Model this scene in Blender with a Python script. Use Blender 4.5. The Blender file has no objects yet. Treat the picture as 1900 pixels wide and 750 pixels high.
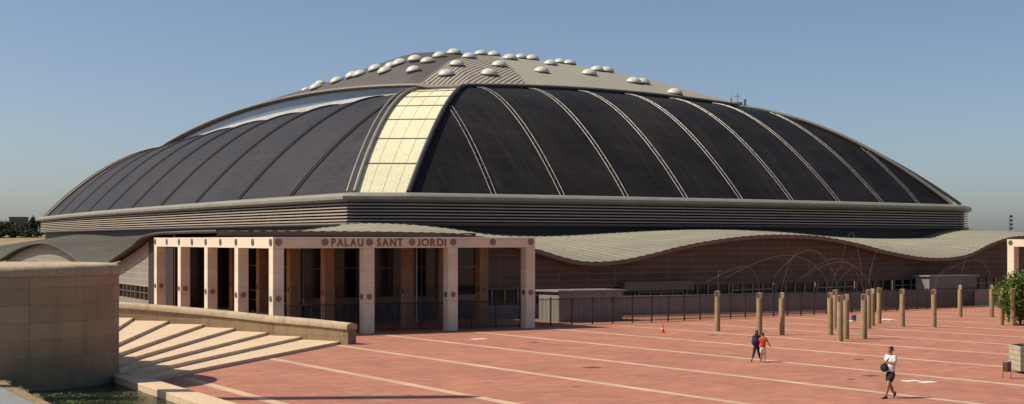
import bpy, math, random
from math import sin, cos, pi, radians, sqrt
from mathutils import Vector, Matrix, noise
random.seed(7)
SC = bpy.context.scene
C = SC.collection
CZ = 6.3                      # camera height; plaza falls gently away from it
PH = (0.8526, 0.5225)         # plan axis p (along the entrance front)
QH = (-0.5225, 0.8526)        # plan axis q (into the building)
def W(p, q, z=0.0): return (PH[0]*p + QH[0]*q, PH[1]*p + QH[1]*q, z)
def G(x, y): return 1.55 - 0.0174*max(-60.0, min(y, 185.0))
def WG(p, q, h=0.0):
    x, y, _ = W(p, q); return (x, y, G(x, y)+h)

# ------------------------------------------------------------------ materials
def rgb(c): return (c[0], c[1], c[2], 1.0)
def newmat(name):
    m = bpy.data.materials.new(name); m.use_nodes = True
    nt = m.node_tree; b = nt.nodes['Principled BSDF']
    return m, nt, b
def node(nt, t, **kw):
    n = nt.nodes.new(t)
    for k, v in kw.items(): setattr(n, k, v)
    return n
def mixc(nt, f, a, b, blend='MIX'):
    n = node(nt, 'ShaderNodeMix', data_type='RGBA', blend_type=blend)
    for s, v in ((0, f), (6, a), (7, b)):
        if hasattr(v, 'is_output') or isinstance(v, bpy.types.NodeSocket): nt.links.new(v, n.inputs[s])
        elif s == 0: n.inputs[0].default_value = v
        else: n.inputs[s].default_value = rgb(v)
    return n.outputs[2]
def ramp(nt, src, a, b):
    n = node(nt, 'ShaderNodeMapRange'); nt.links.new(src, n.inputs[0])
    n.inputs[1].default_value = a; n.inputs[2].default_value = b
    return n.outputs[0]
def noise_n(nt, scale, detail=4, rough=0.55, vec=None, dist=0.0):
    n = node(nt, 'ShaderNodeTexNoise'); n.inputs['Scale'].default_value = scale
    n.inputs['Detail'].default_value = detail; n.inputs['Roughness'].default_value = rough
    n.inputs['Distortion'].default_value = dist
    if vec is None:
        g = node(nt, 'ShaderNodeNewGeometry'); vec = g.outputs['Position']
    nt.links.new(vec, n.inputs['Vector']); return n.outputs['Fac']
def pq_vec(nt, mode='pz', scale=1.0):
    """world position expressed along the building's own axes"""
    g = node(nt, 'ShaderNodeNewGeometry')
    outs = []
    for ax in mode:
        v = {'p': (PH[0], PH[1], 0), 'd': ((PH[0]-QH[0])*0.7071, (PH[1]-QH[1])*0.7071, 0), 'q': (QH[0], QH[1], 0), 'z': (0, 0, 1)}[ax]
        d = node(nt, 'ShaderNodeVectorMath', operation='DOT_PRODUCT')
        nt.links.new(g.outputs['Position'], d.inputs[0]); d.inputs[1].default_value = v
        outs.append(d.outputs['Value'])
    c = node(nt, 'ShaderNodeCombineXYZ')
    for i, o in enumerate(outs): nt.links.new(o, c.inputs[i])
    return c.outputs[0]
def bump(nt, b, h, strength=0.3, dist=0.02):
    n = node(nt, 'ShaderNodeBump'); n.inputs['Strength'].default_value = strength
    n.inputs['Distance'].default_value = dist
    nt.links.new(h, n.inputs['Height']); nt.links.new(n.outputs[0], b.inputs['Normal'])
def mat_noise(name, c1, c2, scale=1.0, rough=0.8, metal=0.0, fine=20.0, bmp=0.2, spec=0.5, streak=None):
    m, nt, b = newmat(name)
    f = ramp(nt, noise_n(nt, scale, 6, 0.62), 0.3, 0.7)
    col = mixc(nt, f, c1, c2)
    f2 = noise_n(nt, fine, 3)
    col = mixc(nt, ramp(nt, f2, 0.35, 0.65), col, mixc(nt, 0.22, col, (0, 0, 0)))
    if streak:
        v = node(nt, 'ShaderNodeNewGeometry').outputs['Position']
        mp = node(nt, 'ShaderNodeMapping'); nt.links.new(v, mp.inputs['Vector']); mp.inputs['Scale'].default_value = (1, 1, 0.12)
        s = ramp(nt, noise_n(nt, streak, 4, 0.6, mp.outputs[0]), 0.5, 0.75)
        col = mixc(nt, s, col, mixc(nt, 0.4, col, (0.05, 0.035, 0.02)))
    nt.links.new(col, b.inputs['Base Color'])
    b.inputs['Roughness'].default_value = rough; b.inputs['Metallic'].default_value = metal
    b.inputs['Specular IOR Level'].default_value = spec
    if bmp: bump(nt, b, f2, bmp)
    return m
def mat_grid(name, c1, c2, joint, mode, w, h, js=0.03, rough=0.8, offset=0.0, bmp=0.4, var=0.25, vecsc=None, streak=False):
    m, nt, b = newmat(name)
    br = node(nt, 'ShaderNodeTexBrick'); nt.links.new(pq_vec(nt, mode), br.inputs['Vector'])
    br.inputs['Scale'].default_value = 1.0; br.inputs['Brick Width'].default_value = w
    br.inputs['Row Height'].default_value = h; br.inputs['Mortar Size'].default_value = js
    br.inputs['Mortar Smooth'].default_value = 0.1; br.offset = offset
    br.inputs['Color1'].default_value = rgb(c1); br.inputs['Color2'].default_value = rgb(c2)
    br.inputs['Mortar'].default_value = rgb(joint)
    n1 = ramp(nt, noise_n(nt, 0.35, 5, 0.65), 0.3, 0.75)
    col = mixc(nt, n1, br.outputs['Color'], mixc(nt, var, br.outputs['Color'], (0.03, 0.02, 0.015)))
    if streak:
        v = node(nt, 'ShaderNodeNewGeometry').outputs['Position']
        mp = node(nt, 'ShaderNodeMapping'); nt.links.new(v, mp.inputs['Vector']); mp.inputs['Scale'].default_value = (1, 1, 0.1)
        s = ramp(nt, noise_n(nt, 2.0, 4, 0.6, mp.outputs[0]), 0.5, 0.8)
        col = mixc(nt, s, col, mixc(nt, 0.35, col, (0.05, 0.035, 0.02)))
    nt.links.new(col, b.inputs['Base Color']); b.inputs['Roughness'].default_value = rough
    bump(nt, b, br.outputs['Fac'], -bmp, 0.02)
    return m
def mat_plain(name, c, rough=0.6, metal=0.0, spec=0.5):
    return mat_noise(name, c, tuple(x*0.82 for x in c), 1.7, rough, metal, 30.0, 0.05, spec)

M = {}
def plaza_mat():
    m, nt, b = newmat('pink_paving')
    base1, base2 = (0.455, 0.192, 0.120), (0.375, 0.152, 0.098)
    col = mixc(nt, ramp(nt, noise_n(nt, 0.09, 6, 0.7), 0.32, 0.68), base1, base2)
    # worn, dustier patches and small blotches
    col = mixc(nt, ramp(nt, noise_n(nt, 0.55, 5, 0.7, dist=0.6), 0.52, 0.78), col, (0.45, 0.235, 0.152))
    col = mixc(nt, ramp(nt, noise_n(nt, 0.23, 6, 0.75, dist=1.0), 0.56, 0.8), col, (0.28, 0.130, 0.092))
    sp_ = node(nt, 'ShaderNodeTexVoronoi', feature='F1'); sp_.inputs['Scale'].default_value = 0.55
    nt.links.new(node(nt, 'ShaderNodeNewGeometry').outputs['Position'], sp_.inputs['Vector'])
    col = mixc(nt, ramp(nt, sp_.outputs['Distance'], 0.13, 0.05), col, (0.19, 0.10, 0.075))
    mp = node(nt, 'ShaderNodeMapping'); nt.links.new(pq_vec(nt, 'pq'), mp.inputs['Vector']); mp.inputs['Scale'].default_value = (1.0, 0.15, 1)
    col = mixc(nt, ramp(nt, noise_n(nt, 0.8, 6, 0.7, mp.outputs[0]), 0.45, 0.8), col, mixc(nt, 0.5, col, (0.22, 0.12, 0.09)))
    br = node(nt, 'ShaderNodeTexBrick'); nt.links.new(pq_vec(nt, 'pq'), br.inputs['Vector'])
    br.inputs['Brick Width'].default_value = 1.1; br.inputs['Row Height'].default_value = 0.55; br.inputs['Scale'].default_value = 1
    br.inputs['Mortar Size'].default_value = 0.02
    br.inputs['Color1'].default_value = (1, 1, 1, 1); br.inputs['Color2'].default_value = (0.78, 0.78, 0.80, 1); br.inputs['Mortar'].default_value = (0.5, 0.45, 0.45, 1)
    col = mixc(nt, 0.8, col, br.outputs['Color'], 'MULTIPLY')
    nt.links.new(col, b.inputs['Base Color']); b.inputs['Roughness'].default_value = 0.85
    b.inputs['Specular IOR Level'].default_value = 0.3
    bump(nt, b, noise_n(nt, 14, 3), 0.15)
    return m
M['plaza'] = plaza_mat()
M['stripe'] = mat_grid('cream_paving', (0.63, 0.43, 0.28), (0.56, 0.375, 0.24), (0.30, 0.18, 0.12), 'pq', 0.45, 0.9, 0.012, 0.85, var=0.35)
M['earth'] = mat_noise('dry_earth', (0.34, 0.22, 0.12), (0.22, 0.17, 0.09), 0.05, 0.95, fine=2.0)
M['hill'] = mat_noise('hill_field', (0.36, 0.23, 0.12), (0.17, 0.16, 0.07), 0.012, 0.95, fine=0.6)
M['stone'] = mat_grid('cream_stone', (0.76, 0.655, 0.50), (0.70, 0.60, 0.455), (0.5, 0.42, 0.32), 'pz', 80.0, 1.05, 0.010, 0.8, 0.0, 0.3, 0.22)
M['stone_in'] = mat_noise('ochre_shade_stone', (0.42, 0.25, 0.135), (0.30, 0.175, 0.095), 0.8, 0.8, fine=9, streak=1.6)  # inner portico stone, its colour darkened to stand for shade under the roof
M['disc'] = mat_noise('dark_stone', (0.13, 0.10, 0.09), (0.08, 0.065, 0.06), 3, 0.6)
M['disc_pale'] = mat_noise('brown_stone', (0.30, 0.19, 0.14), (0.20, 0.13, 0.10), 3, 0.6)
M['letter'] = mat_noise('bronze_letter', (0.30, 0.15, 0.05), (0.20, 0.10, 0.035), 5, 0.45, 0.5)
M['step'] = mat_noise('step_stone', (0.70, 0.52, 0.34), (0.60, 0.435, 0.28), 0.6, 0.85, fine=7)
M['wallstone'] = mat_grid('ramp_wall_stone', (0.30, 0.205, 0.115), (0.24, 0.165, 0.092), (0.14, 0.09, 0.05), 'pz', 2.4, 0.75, 0.012, 0.85, 0.5, streak=True)
M['coping'] = mat_noise('coping_stone', (0.52, 0.41, 0.27), (0.38, 0.29, 0.18), 0.9, 0.85, fine=8, streak=2.5)
M['dome_dark'] = None
def dome_mat(name, c1, c2, mode, spec):
    m, nt, b = newmat(name)
    br = node(nt, 'ShaderNodeTexBrick'); nt.links.new(pq_vec(nt, mode), br.inputs['Vector'])
    br.inputs['Scale'].default_value = 1; br.inputs['Brick Width'].default_value = 4.1; br.inputs['Row Height'].default_value = 0.75
    br.inputs['Mortar Size'].default_value = 0.035
    br.inputs['Color1'].default_value = rgb(c1); br.inputs['Color2'].default_value = rgb(c2); br.inputs['Mortar'].default_value = rgb(tuple(x*0.45 for x in c1))
    f = ramp(nt, noise_n(nt, 0.10, 6, 0.7), 0.35, 0.72)
    col = mixc(nt, f, br.outputs['Color'], mixc(nt, 0.30, br.outputs['Color'], (0.075, 0.06, 0.05)))
    mp = node(nt, 'ShaderNodeMapping'); nt.links.new(pq_vec(nt, mode), mp.inputs['Vector']); mp.inputs['Scale'].default_value = (1.0, 0.10, 1)
    f3 = ramp(nt, noise_n(nt, 0.9, 4, 0.65, mp.outputs[0]), 0.5, 0.8)
    col = mixc(nt, f3, col, mixc(nt, 0.25, col, (0.09, 0.08, 0.075)))
    nt.links.new(col, b.inputs['Base Color'])
    r_ = node(nt, 'ShaderNodeMapRange'); nt.links.new(noise_n(nt, 0.2, 4), r_.inputs[0]); r_.inputs[3].default_value = 0.42; r_.inputs[4].default_value = 0.68
    nt.links.new(r_.outputs[0], b.inputs['Roughness'])
    b.inputs['Specular IOR Level'].default_value = spec
    bump(nt, b, br.outputs['Fac'], -0.35, 0.04)
    return m
M['dome_dark'] = dome_mat('shaded_roof_sheet', (0.015, 0.0135, 0.0145), (0.010, 0.009, 0.010), 'pz', 0.12)  # front sheet coloured darker than the side sheet to deepen its shade
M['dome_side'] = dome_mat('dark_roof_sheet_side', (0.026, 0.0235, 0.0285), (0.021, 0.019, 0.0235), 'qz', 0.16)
def corr_mat(name, c1, c2, axis, period, dark, metal=0.35, rough=0.5):
    m, nt, b = newmat(name)
    w = node(nt, 'ShaderNodeTexWave', wave_type='BANDS', bands_direction='X', wave_profile='SIN')
    nt.links.new(pq_vec(nt, axis), w.inputs['Vector']); w.inputs['Scale'].default_value = 2*pi/period/20.0
    w.inputs['Distortion'].default_value = 0.0
    f = ramp(nt, w.outputs['Fac'], 0.25, 0.6)
    n1 = ramp(nt, noise_n(nt, 0.25, 6, 0.7), 0.3, 0.7)
    base = mixc(nt, n1, c1, c2)
    col = mixc(nt, f, dark, base)
    nt.links.new(col, b.inputs['Base Color']); b.inputs['Roughness'].default_value = rough; b.inputs['Metallic'].default_value = metal
    bump(nt, b, w.outputs['Fac'], 0.5, 0.15)
    return m
M['cap_stripe'] = corr_mat('shade_striped_roof', (0.38, 0.335, 0.26), (0.31, 0.27, 0.205), 'dz', 0.62, (0.065, 0.053, 0.042), 0.0, 0.6)  # dark stripes: panel joints plus rib shadow put into the colour
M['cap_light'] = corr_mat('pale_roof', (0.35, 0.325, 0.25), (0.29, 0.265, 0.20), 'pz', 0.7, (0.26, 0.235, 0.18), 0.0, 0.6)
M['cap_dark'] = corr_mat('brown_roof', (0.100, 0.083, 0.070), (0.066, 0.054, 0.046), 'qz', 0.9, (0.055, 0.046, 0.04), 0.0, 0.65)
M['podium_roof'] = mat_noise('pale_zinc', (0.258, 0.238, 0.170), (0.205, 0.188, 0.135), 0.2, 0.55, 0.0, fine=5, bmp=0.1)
M['podium_side'] = mat_noise('dark_zinc', (0.105, 0.090, 0.064), (0.058, 0.052, 0.040), 0.14, 0.65, 0.0, fine=5, bmp=0.1)  # darker, patchier zinc tone than the front roof
M['eave'] = mat_noise('eave_trim', (0.34, 0.31, 0.25), (0.27, 0.24, 0.19), 0.5, 0.5, 0.2)
M['soffit'] = mat_noise('eave_fascia', (0.22, 0.15, 0.115), (0.17, 0.115, 0.09), 0.5, 0.7)
M['rail'] = mat_noise('galvanised_rail', (0.22, 0.215, 0.205), (0.09, 0.088, 0.083), 2.5, 0.5, 0.6, fine=6)
M['rail_dark'] = mat_noise('dull_rail', (0.045, 0.043, 0.045), (0.03, 0.03, 0.033), 1.5, 0.6, 0.0)
M['yellow'] = mat_noise('cream_panel', (0.84, 0.80, 0.54), (0.78, 0.71, 0.45), 0.3, 0.5, fine=5, bmp=0.02)
M['seam_pale'] = mat_plain('pale_seam', (0.62, 0.57, 0.40), 0.6)
M['seam'] = mat_plain('panel_seam', (0.22, 0.2, 0.15), 0.6)
M['bubble'] = mat_noise('skylight_bubble', (0.66, 0.64, 0.55), (0.55, 0.53, 0.45), 1.5, 0.3)
M['bubble_rim'] = mat_plain('skylight_rim', (0.16, 0.15, 0.13))
M['glass_blue'] = mat_noise('clerestory_glass', (0.16, 0.20, 0.27), (0.12, 0.15, 0.2), 0.5, 0.15)
M['white_band'] = mat_noise('white_panel', (0.46, 0.46, 0.45), (0.36, 0.36, 0.35), 0.4, 0.5)
M['ring_top'] = mat_noise('ring_cornice', (0.30, 0.275, 0.22), (0.235, 0.215, 0.175), 0.6, 0.5, 0.1)
M['rim_lip'] = mat_plain('rim_lip_metal', (0.15, 0.12, 0.10), 0.6)
M['louvre'] = mat_noise('louvre_blade', (0.46, 0.375, 0.30), (0.37, 0.30, 0.245), 0.6, 0.55, 0.0)
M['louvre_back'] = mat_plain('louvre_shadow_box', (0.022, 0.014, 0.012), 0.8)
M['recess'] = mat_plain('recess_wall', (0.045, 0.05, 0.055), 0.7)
M['facade'] = mat_grid('brown_mesh_panel', (0.135, 0.082, 0.054), (0.100, 0.062, 0.041), (0.19, 0.125, 0.085), 'pz', 3.0, 0.55, 0.035, 0.75, var=0.25)
M['facade_side'] = mat_grid('grey_mesh_panel', (0.25, 0.235, 0.19), (0.22, 0.205, 0.165), (0.33, 0.31, 0.26), 'qz', 3.0, 0.55, 0.04, 0.75, var=0.25)
M['glass'] = mat_noise('dark_glass', (0.012, 0.011, 0.011), (0.02, 0.017, 0.015), 0.8, 0.12, fine=2, bmp=0.02)
M['mullion'] = mat_plain('mullion', (0.16, 0.13, 0.11), 0.5)
M['mullion_pale'] = mat_plain('pale_mullion', (0.30, 0.26, 0.23), 0.5)
M['transom'] = mat_plain('transom_band', (0.26, 0.17, 0.13), 0.7)
M['door'] = mat_noise('blue_door', (0.06, 0.065, 0.08), (0.045, 0.05, 0.06), 1.0, 0.5)
M['greywall'] = mat_grid('grey_render', (0.27, 0.24, 0.215), (0.24, 0.215, 0.19), (0.16, 0.14, 0.12), 'pz', 3.1, 6.0, 0.02, 0.85, var=0.2, streak=True)
M['fence'] = mat_plain('dark_iron', (0.055, 0.045, 0.042), 0.5, 0.4)
M['fence_bar'] = mat_plain('iron_bar', (0.05, 0.04, 0.036), 0.5, 0.4)
M['pillar'] = mat_noise('weathered_post', (0.36, 0.25, 0.12), (0.27, 0.185, 0.10), 1.8, 0.85, fine=11, streak=3.0)
M['pillar_cap'] = mat_plain('pale_cap', (0.52, 0.40, 0.24), 0.6)
M['pillar_cap_dark'] = mat_plain('cap_bracket', (0.16, 0.10, 0.06), 0.6)
M['wire'] = mat_plain('steel_wire', (0.20, 0.135, 0.10), 0.6, 0.2)
M['water'] = None
def water_mat():
    m, nt, b = newmat('pool_water')
    f = ramp(nt, noise_n(nt, 2.2, 5, 0.7), 0.4, 0.65)
    col = mixc(nt, f, (0.018, 0.022, 0.012), (0.07, 0.085, 0.03))
    nt.links.new(col, b.inputs['Base Color']); b.inputs['Roughness'].default_value = 0.08
    b.inputs['IOR'].default_value = 1.33
    bump(nt, b, noise_n(nt, 4.0, 6, 0.8, dist=2.0), 1.0, 0.35)
    return m
M['water'] = water_mat()
M['skin'] = mat_plain('skin', (0.36, 0.18, 0.11), 0.55)
M['hair'] = mat_plain('dark_hair', (0.014, 0.010, 0.009), 0.5)
M['white_cloth'] = mat_plain('white_cotton', (0.78, 0.77, 0.76), 0.9)
M['black_cloth'] = mat_plain('black_cloth', (0.014, 0.014, 0.018), 0.9)
M['navy_cloth'] = mat_plain('navy_cloth', (0.025, 0.025, 0.09), 0.9)
M['dark_cloth'] = mat_plain('dark_denim', (0.02, 0.02, 0.04), 0.9)
M['red_cloth'] = mat_plain('red_cotton', (0.62, 0.075, 0.02), 0.9)
M['pale_cloth'] = mat_plain('pale_cotton', (0.70, 0.68, 0.55), 0.9)
M['shoe'] = mat_plain('dark_shoe', (0.04, 0.03, 0.028), 0.6)
M['sole'] = mat_plain('pale_sole', (0.4, 0.36, 0.32), 0.7)
M['cone'] = mat_plain('orange_plastic', (0.75, 0.09, 0.02), 0.5)
M['cone_white'] = mat_plain('reflective_white', (0.75, 0.7, 0.65), 0.4)
M['blue'] = mat_plain('blue_plastic', (0.03, 0.06, 0.20), 0.5)
M['white_flat'] = mat_plain('white_sheet', (0.80, 0.77, 0.72), 0.7)
M['bin'] = mat_noise('bin_metal', (0.16, 0.11, 0.07), (0.11, 0.08, 0.055), 6, 0.45, 0.5)
M['bin_rim'] = mat_plain('bin_rim', (0.5, 0.48, 0.44), 0.4, 0.4)
M['planter'] = mat_noise('pale_board', (0.46, 0.43, 0.30), (0.33, 0.29, 0.2), 3, 0.8, fine=14)
M['cover'] = mat_plain('iron_cover', (0.10, 0.06, 0.05), 0.7)
M['bark'] = mat_noise('bark', (0.12, 0.08, 0.05), (0.07, 0.05, 0.03), 6, 0.9)
def leafmat(name, c1, c2):
    m, nt, b = newmat(name)
    col = mixc(nt, ramp(nt, noise_n(nt, 1.2, 3), 0.35, 0.65), c1, c2)
    oi = noise_n(nt, 9.0, 2)
    col = mixc(nt, ramp(nt, oi, 0.35, 0.65), col, tuple(x*1.5 for x in c1))
    nt.links.new(col, b.inputs['Base Color']); b.inputs['Roughness'].default_value = 0.65
    b.inputs['Specular IOR Level'].default_value = 0.25
    return m
M['leaf'] = leafmat('green_leaves', (0.080, 0.118, 0.020), (0.040, 0.072, 0.012))
M['leaf_far'] = leafmat('far_leaves', (0.030, 0.042, 0.018), (0.020, 0.030, 0.014))
M['grass'] = leafmat('dry_grass', (0.30, 0.24, 0.10), (0.20, 0.19, 0.06))
M['greyslab'] = mat_noise('grey_slab', (0.24, 0.25, 0.26), (0.20, 0.21, 0.22), 2, 0.8, fine=12)
M['far_wall'] = mat_plain('far_wall', (0.12, 0.11, 0.12), 0.8)
M['far_window'] = mat_plain('far_window', (0.03, 0.03, 0.04), 0.4)
M['mast'] = mat_plain('green_mast', (0.10, 0.14, 0.09), 0.6)
M['white_pole'] = mat_plain('white_pole', (0.6, 0.58, 0.56), 0.4)

# ------------------------------------------------------------------ mesh helpers
class MB:
    def __init__(s): s.v = []; s.f = []; s.mi = []; s.m = 0
    def add(s, vs, fs):
        o = len(s.v); s.v += [tuple(v) for v in vs]
        for f in fs: s.f.append(tuple(o+i for i in f)); s.mi.append(s.m)
        return s
    def hexa(s, b, t):
        n = len(b)
        fs = [tuple(reversed(range(n))), tuple(range(n, 2*n))] + [(i, (i+1) % n, n+(i+1) % n, n+i) for i in range(n)]
        return s.add(list(b)+list(t), fs)
    def box(s, x0, x1, y0, y1, z0, z1):
        c = [(x0, y0), (x1, y0), (x1, y1), (x0, y1)]
        return s.hexa([(x, y, z0) for x, y in c], [(x, y, z1) for x, y in c])
    def pq(s, p0, p1, q0, q1, z0, z1):
        c = [(p0, q0), (p1, q0), (p1, q1), (p0, q1)]
        return s.hexa([W(p, q, z0) for p, q in c], [W(p, q, z1) for p, q in c])
    def pqg(s, p0, p1, q0, q1, h0, h1):          # follows the sloping ground
        c = [(p0, q0), (p1, q0), (p1, q1), (p0, q1)]
        return s.hexa([WG(p, q, h0) for p, q in c], [WG(p, q, h1) for p, q in c])
    def tube(s, pts, r, n=8, cap=True):
        pts = [Vector(p) for p in pts]; L = len(pts)
        rs = r if isinstance(r, (list, tuple)) else [r]*L
        vs = []
        for i, p in enumerate(pts):
            d = (pts[min(i+1, L-1)]-pts[max(i-1, 0)]).normalized()
            a = Vector((0, 0, 1)) if abs(d.z) < 0.9 else Vector((1, 0, 0))
            u = d.cross(a).normalized(); w = d.cross(u)
            for k in range(n):
                t = 2*pi*k/n; vs.append(p + (u*cos(t)+w*sin(t))*rs[i])
        fs = []
        for i in range(L-1):
            for k in range(n):
                a = i*n+k; b = i*n+(k+1) % n; fs.append((a, b, b+n, a+n))
        if cap: fs += [tuple(reversed(range(n))), tuple(range((L-1)*n, L*n))]
        return s.add(vs, fs)
    def lathe(s, c, prof, n=24):
        vs = []; fs = []
        for r, z in prof:
            for k in range(n):
                t = 2*pi*k/n; vs.append((c[0]+r*cos(t), c[1]+r*sin(t), c[2]+z))
        for i in range(len(prof)-1):
            for k in range(n):
                a = i*n+k; b = i*n+(k+1) % n; fs.append((a, b, b+n, a+n))
        fs += [tuple(reversed(range(n))), tuple(range((len(prof)-1)*n, len(prof)*n))]
        return s.add(vs, fs)
    def grid(s, rows):
        m = len(rows[0]); vs = [v for r in rows for v in r]
        fs = [(i*m+j, i*m+j+1, (i+1)*m+j+1, (i+1)*m+j) for i in range(len(rows)-1) for j in range(m-1)]
        return s.add(vs, fs)
    def disc(s, c, nrm, r, th, n=16):
        c = Vector(c); d = Vector(nrm).normalized()
        return s.tube([c, c+d*th*0.8, c+d*th], [r, r, r*0.85], n)
    def blob(s, c, rad, n=10, m=7, zmin=-1):
        vs = []; fs = []
        for i in range(m+1):
            t = pi*i/m
            for k in range(n):
                a = 2*pi*k/n; vs.append((c[0]+rad[0]*sin(t)*cos(a), c[1]+rad[1]*sin(t)*sin(a), c[2]+rad[2]*cos(t)))
        for i in range(m):
            for k in range(n):
                a = i*n+k; b = i*n+(k+1) % n; fs.append((a, a+n, b+n, b))
        return s.add(vs, fs)
def root_of(o):
    while o.parent: o = o.parent
    return o
def obj(name, mb, mat, parent=None, origin=None, local=False, smooth=False, bevel=0, label=None, mats=None):
    me = bpy.data.meshes.new(name)
    L = Vector((0, 0, 0))
    if not local:
        if parent: L = root_of(parent).location.copy()
        elif origin: L = Vector(origin)
    me.from_pydata([tuple(Vector(v)-L) for v in mb.v], [], mb.f)
    for mm in (mats or [mat]): me.materials.append(mm)
    if mats: me.polygons.foreach_set('material_index', mb.mi)
    me.update()
    o = bpy.data.objects.new(name, me); C.objects.link(o)
    if parent: o.parent = parent
    elif not local: o.location = L
    if smooth:
        for p in me.polygons: p.use_smooth = True
        try: me.set_sharp_from_angle(angle=radians(40))
        except Exception: pass
    if bevel:
        b = o.modifiers.new('bevel', 'BEVEL'); b.width = bevel; b.segments = 2; b.limit_method = 'ANGLE'
    if label: o['label'] = label
    return o
def tag(o, label=None, cat=None, group=None, kind=None):
    if label: o['label'] = label
    if cat: o['category'] = cat
    if group: o['group'] = group
    if kind: o['kind'] = kind
    return o
def thing(name, loc, label, cat, group=None, rz=0):
    o = bpy.data.objects.new(name, None); C.objects.link(o); o.location = loc; o.rotation_euler = (0, 0, rz)
    o.empty_display_size = 0.3
    return tag(o, label, cat, group)
def dup(root, loc, label, rz=0, scale=1.0):
    def cp(o, par):
        c = o.copy(); C.objects.link(c); c.parent = par
        for ch in o.children: cp(ch, c)
        return c
    r = cp(root, None); r.location = loc; r.rotation_euler = (0, 0, rz); r.scale = (scale,)*3; r['label'] = label
    return r
def interp(tab, x):
    """smooth interpolation through a table"""
    if x <= tab[0][0]: return tab[0][1]
    if x >= tab[-1][0]: return tab[-1][1]
    n = len(tab)
    for i in range(n-1):
        x0, y0 = tab[i]; x1, y1 = tab[i+1]
        if x <= x1:
            m0 = (y1-tab[i-1][1])/(x1-tab[i-1][0]) if i > 0 else 0.0
            m1 = (tab[i+2][1]-y0)/(tab[i+2][0]-x0) if i+2 < n else 0.0
            h = x1-x0; t = (x-x0)/h
            return (2*t**3-3*t*t+1)*y0+(t**3-2*t*t+t)*h*m0+(-2*t**3+3*t*t)*y1+(t**3-t*t)*h*m1

# ------------------------------------------------------------------ ground
ys = [-120, -60, 0, 60, 120, 184, 186, 260, 400, 800, 1600, 4000]
xs = [-4000, -1200, -400, -100, 0, 100, 400, 1200, 4000]
g = MB().grid([[(x, y, G(x, y)-0.06) for x in xs] for y in ys])
tag(obj('ground', g, M['earth']), kind='structure')
rows = [[(x, y, G(x, y)) for x in (-60, -20, 20, 60, 110, 170)] for y in (-40, 0, 40, 80, 120, 160, 183)]
tag(obj('plaza', MB().grid(rows), M['plaza']), kind='structure')
# pale paving stripes every 6.6 m
for k in range(0, 20):
    pc = 15.0+6.6*k
    q0, q1 = 8, 73
    if k == 0: q1 = 49.6
    if k == 1: q1 = 58.5
    if k == 2: q1 = 65.2
    if pc > 50: q1 = 73+(pc-50)*0.17
    w = 0.24
    pts = []
    n = 14
    rows = [[WG(pc-w, q0+(q1-q0)*i/n, 0.004) for i in range(n+1)], [WG(pc+w, q0+(q1-q0)*i/n, 0.004) for i in range(n+1)]]
    tag(obj('paving_stripe', MB().grid(rows[::-1]), M['stripe']), kind='structure')
def gpt(u, v):      # where a spot seen on the plaza lies on its slope
    Y = 4.75/((v-445)/2300.0-0.0174); return ((u-950)/2300.0*Y, Y)

# ------------------------------------------------------------------ far hill, trees, block
hv = []
for i, y in enumerate((230, 300, 380, 460, 560, 700, 900, 1300)):
    row = []
    for x in range(-900, 20, 40):
        e = max(0, min(1, (y-230)/230.0)); f = max(0.0, min(1.0, (-x-40)/90.0))
        row.append((x, y, -2.0+e*f*(10.5+1.2*sin(x*0.02+y*0.01)+(2 if y > 700 else 0))))
    hv.append(row)
tag(obj('hill', MB().grid(hv), M['hill'], smooth=True), kind='structure')
def leaf_cloud(mb, c, rad, n, size, seed=0, clumps=9, flat=0.0):
    rnd = random.Random(seed)
    cl = []
    for i in range(clumps):
        while True:
            d = Vector((rnd.uniform(-1, 1), rnd.uniform(-1, 1), rnd.uniform(-1, 1)))
            if d.length < 1: break
        d = d*0.72
        cl.append((Vector((c[0]+d.x*rad[0], c[1]+d.y*rad[1], c[2]+d.z*rad[2])), rnd.uniform(0.28, 0.5)))
    for i in range(n):
        cc, cr = rnd.choice(cl)
        d = Vector((rnd.gauss(0, 1), rnd.gauss(0, 1), rnd.gauss(0, 1))).normalized()*cr*rnd.uniform(0.45, 1.08)
        p = cc+Vector((d.x*rad[0], d.y*rad[1], d.z*rad[2]))
        a = Vector((rnd.gauss(0, 1), rnd.gauss(0, 1), rnd.gauss(0, 0.7))).normalized()
        b = a.cross(Vector((rnd.gauss(0, 1), rnd.gauss(0, 1), rnd.gauss(0, 1)))).normalized()
        s = size*rnd.uniform(0.6, 1.4)
        mb.add([p-a*s, p+b*s*0.45, p+a*s, p-b*s*0.45], [(0, 1, 2, 3)])
far_labels = ['leftmost dark tree on the far hilltop', 'dark tree just left of the far square block', 'dark low tree in front of the far block',
              'dark round tree right of the far block', 'tall thin tree on the far hilltop beside the arena', 'dark wide tree on the far hilltop touching the arena rim',
              'dark tree behind the arena rim on the far hill', 'small dark tree below the far block', 'small dark tree low on the far hill by the arena',
              'dark tree low at the far left picture edge']
for i, (u, Y, h, r) in enumerate([(-4, 440, 5.6, 4.0), (13, 450, 5.9, 3.2), (30, 430, 4.6, 4.2), (50, 450, 5.6, 3.6), (62, 440, 7.4, 1.7), (73, 455, 5.4, 4.5),
                                   (92, 460, 5.6, 5.0), (24, 415, 3.8, 4.2), (58, 415, 3.8, 5.0), (2, 415, 4.0, 4.6)]):
    x = (u-950)/2300*Y
    zb = -2+min(1, (Y-230)/230)*(10.5+1.2*sin(x*0.02+Y*0.01))-0.4
    h *= 0.86
    t = thing('tree', (x, Y, zb), far_labels[i], 'tree', 'dark trees along the far hilltop')
    obj('trunk', MB().tube([(0, 0, 0), (0.1, 0, h*0.4), (0, 0.1, h*0.8)], [0.3, 0.2, 0.08], 6), M['bark'], t, local=True)
    mb = MB(); leaf_cloud(mb, (0, 0, h*0.58), (r, r, h*0.48), 700, 0.45, i)
    obj('crown', mb, M['leaf_far'], t, local=True)
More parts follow.
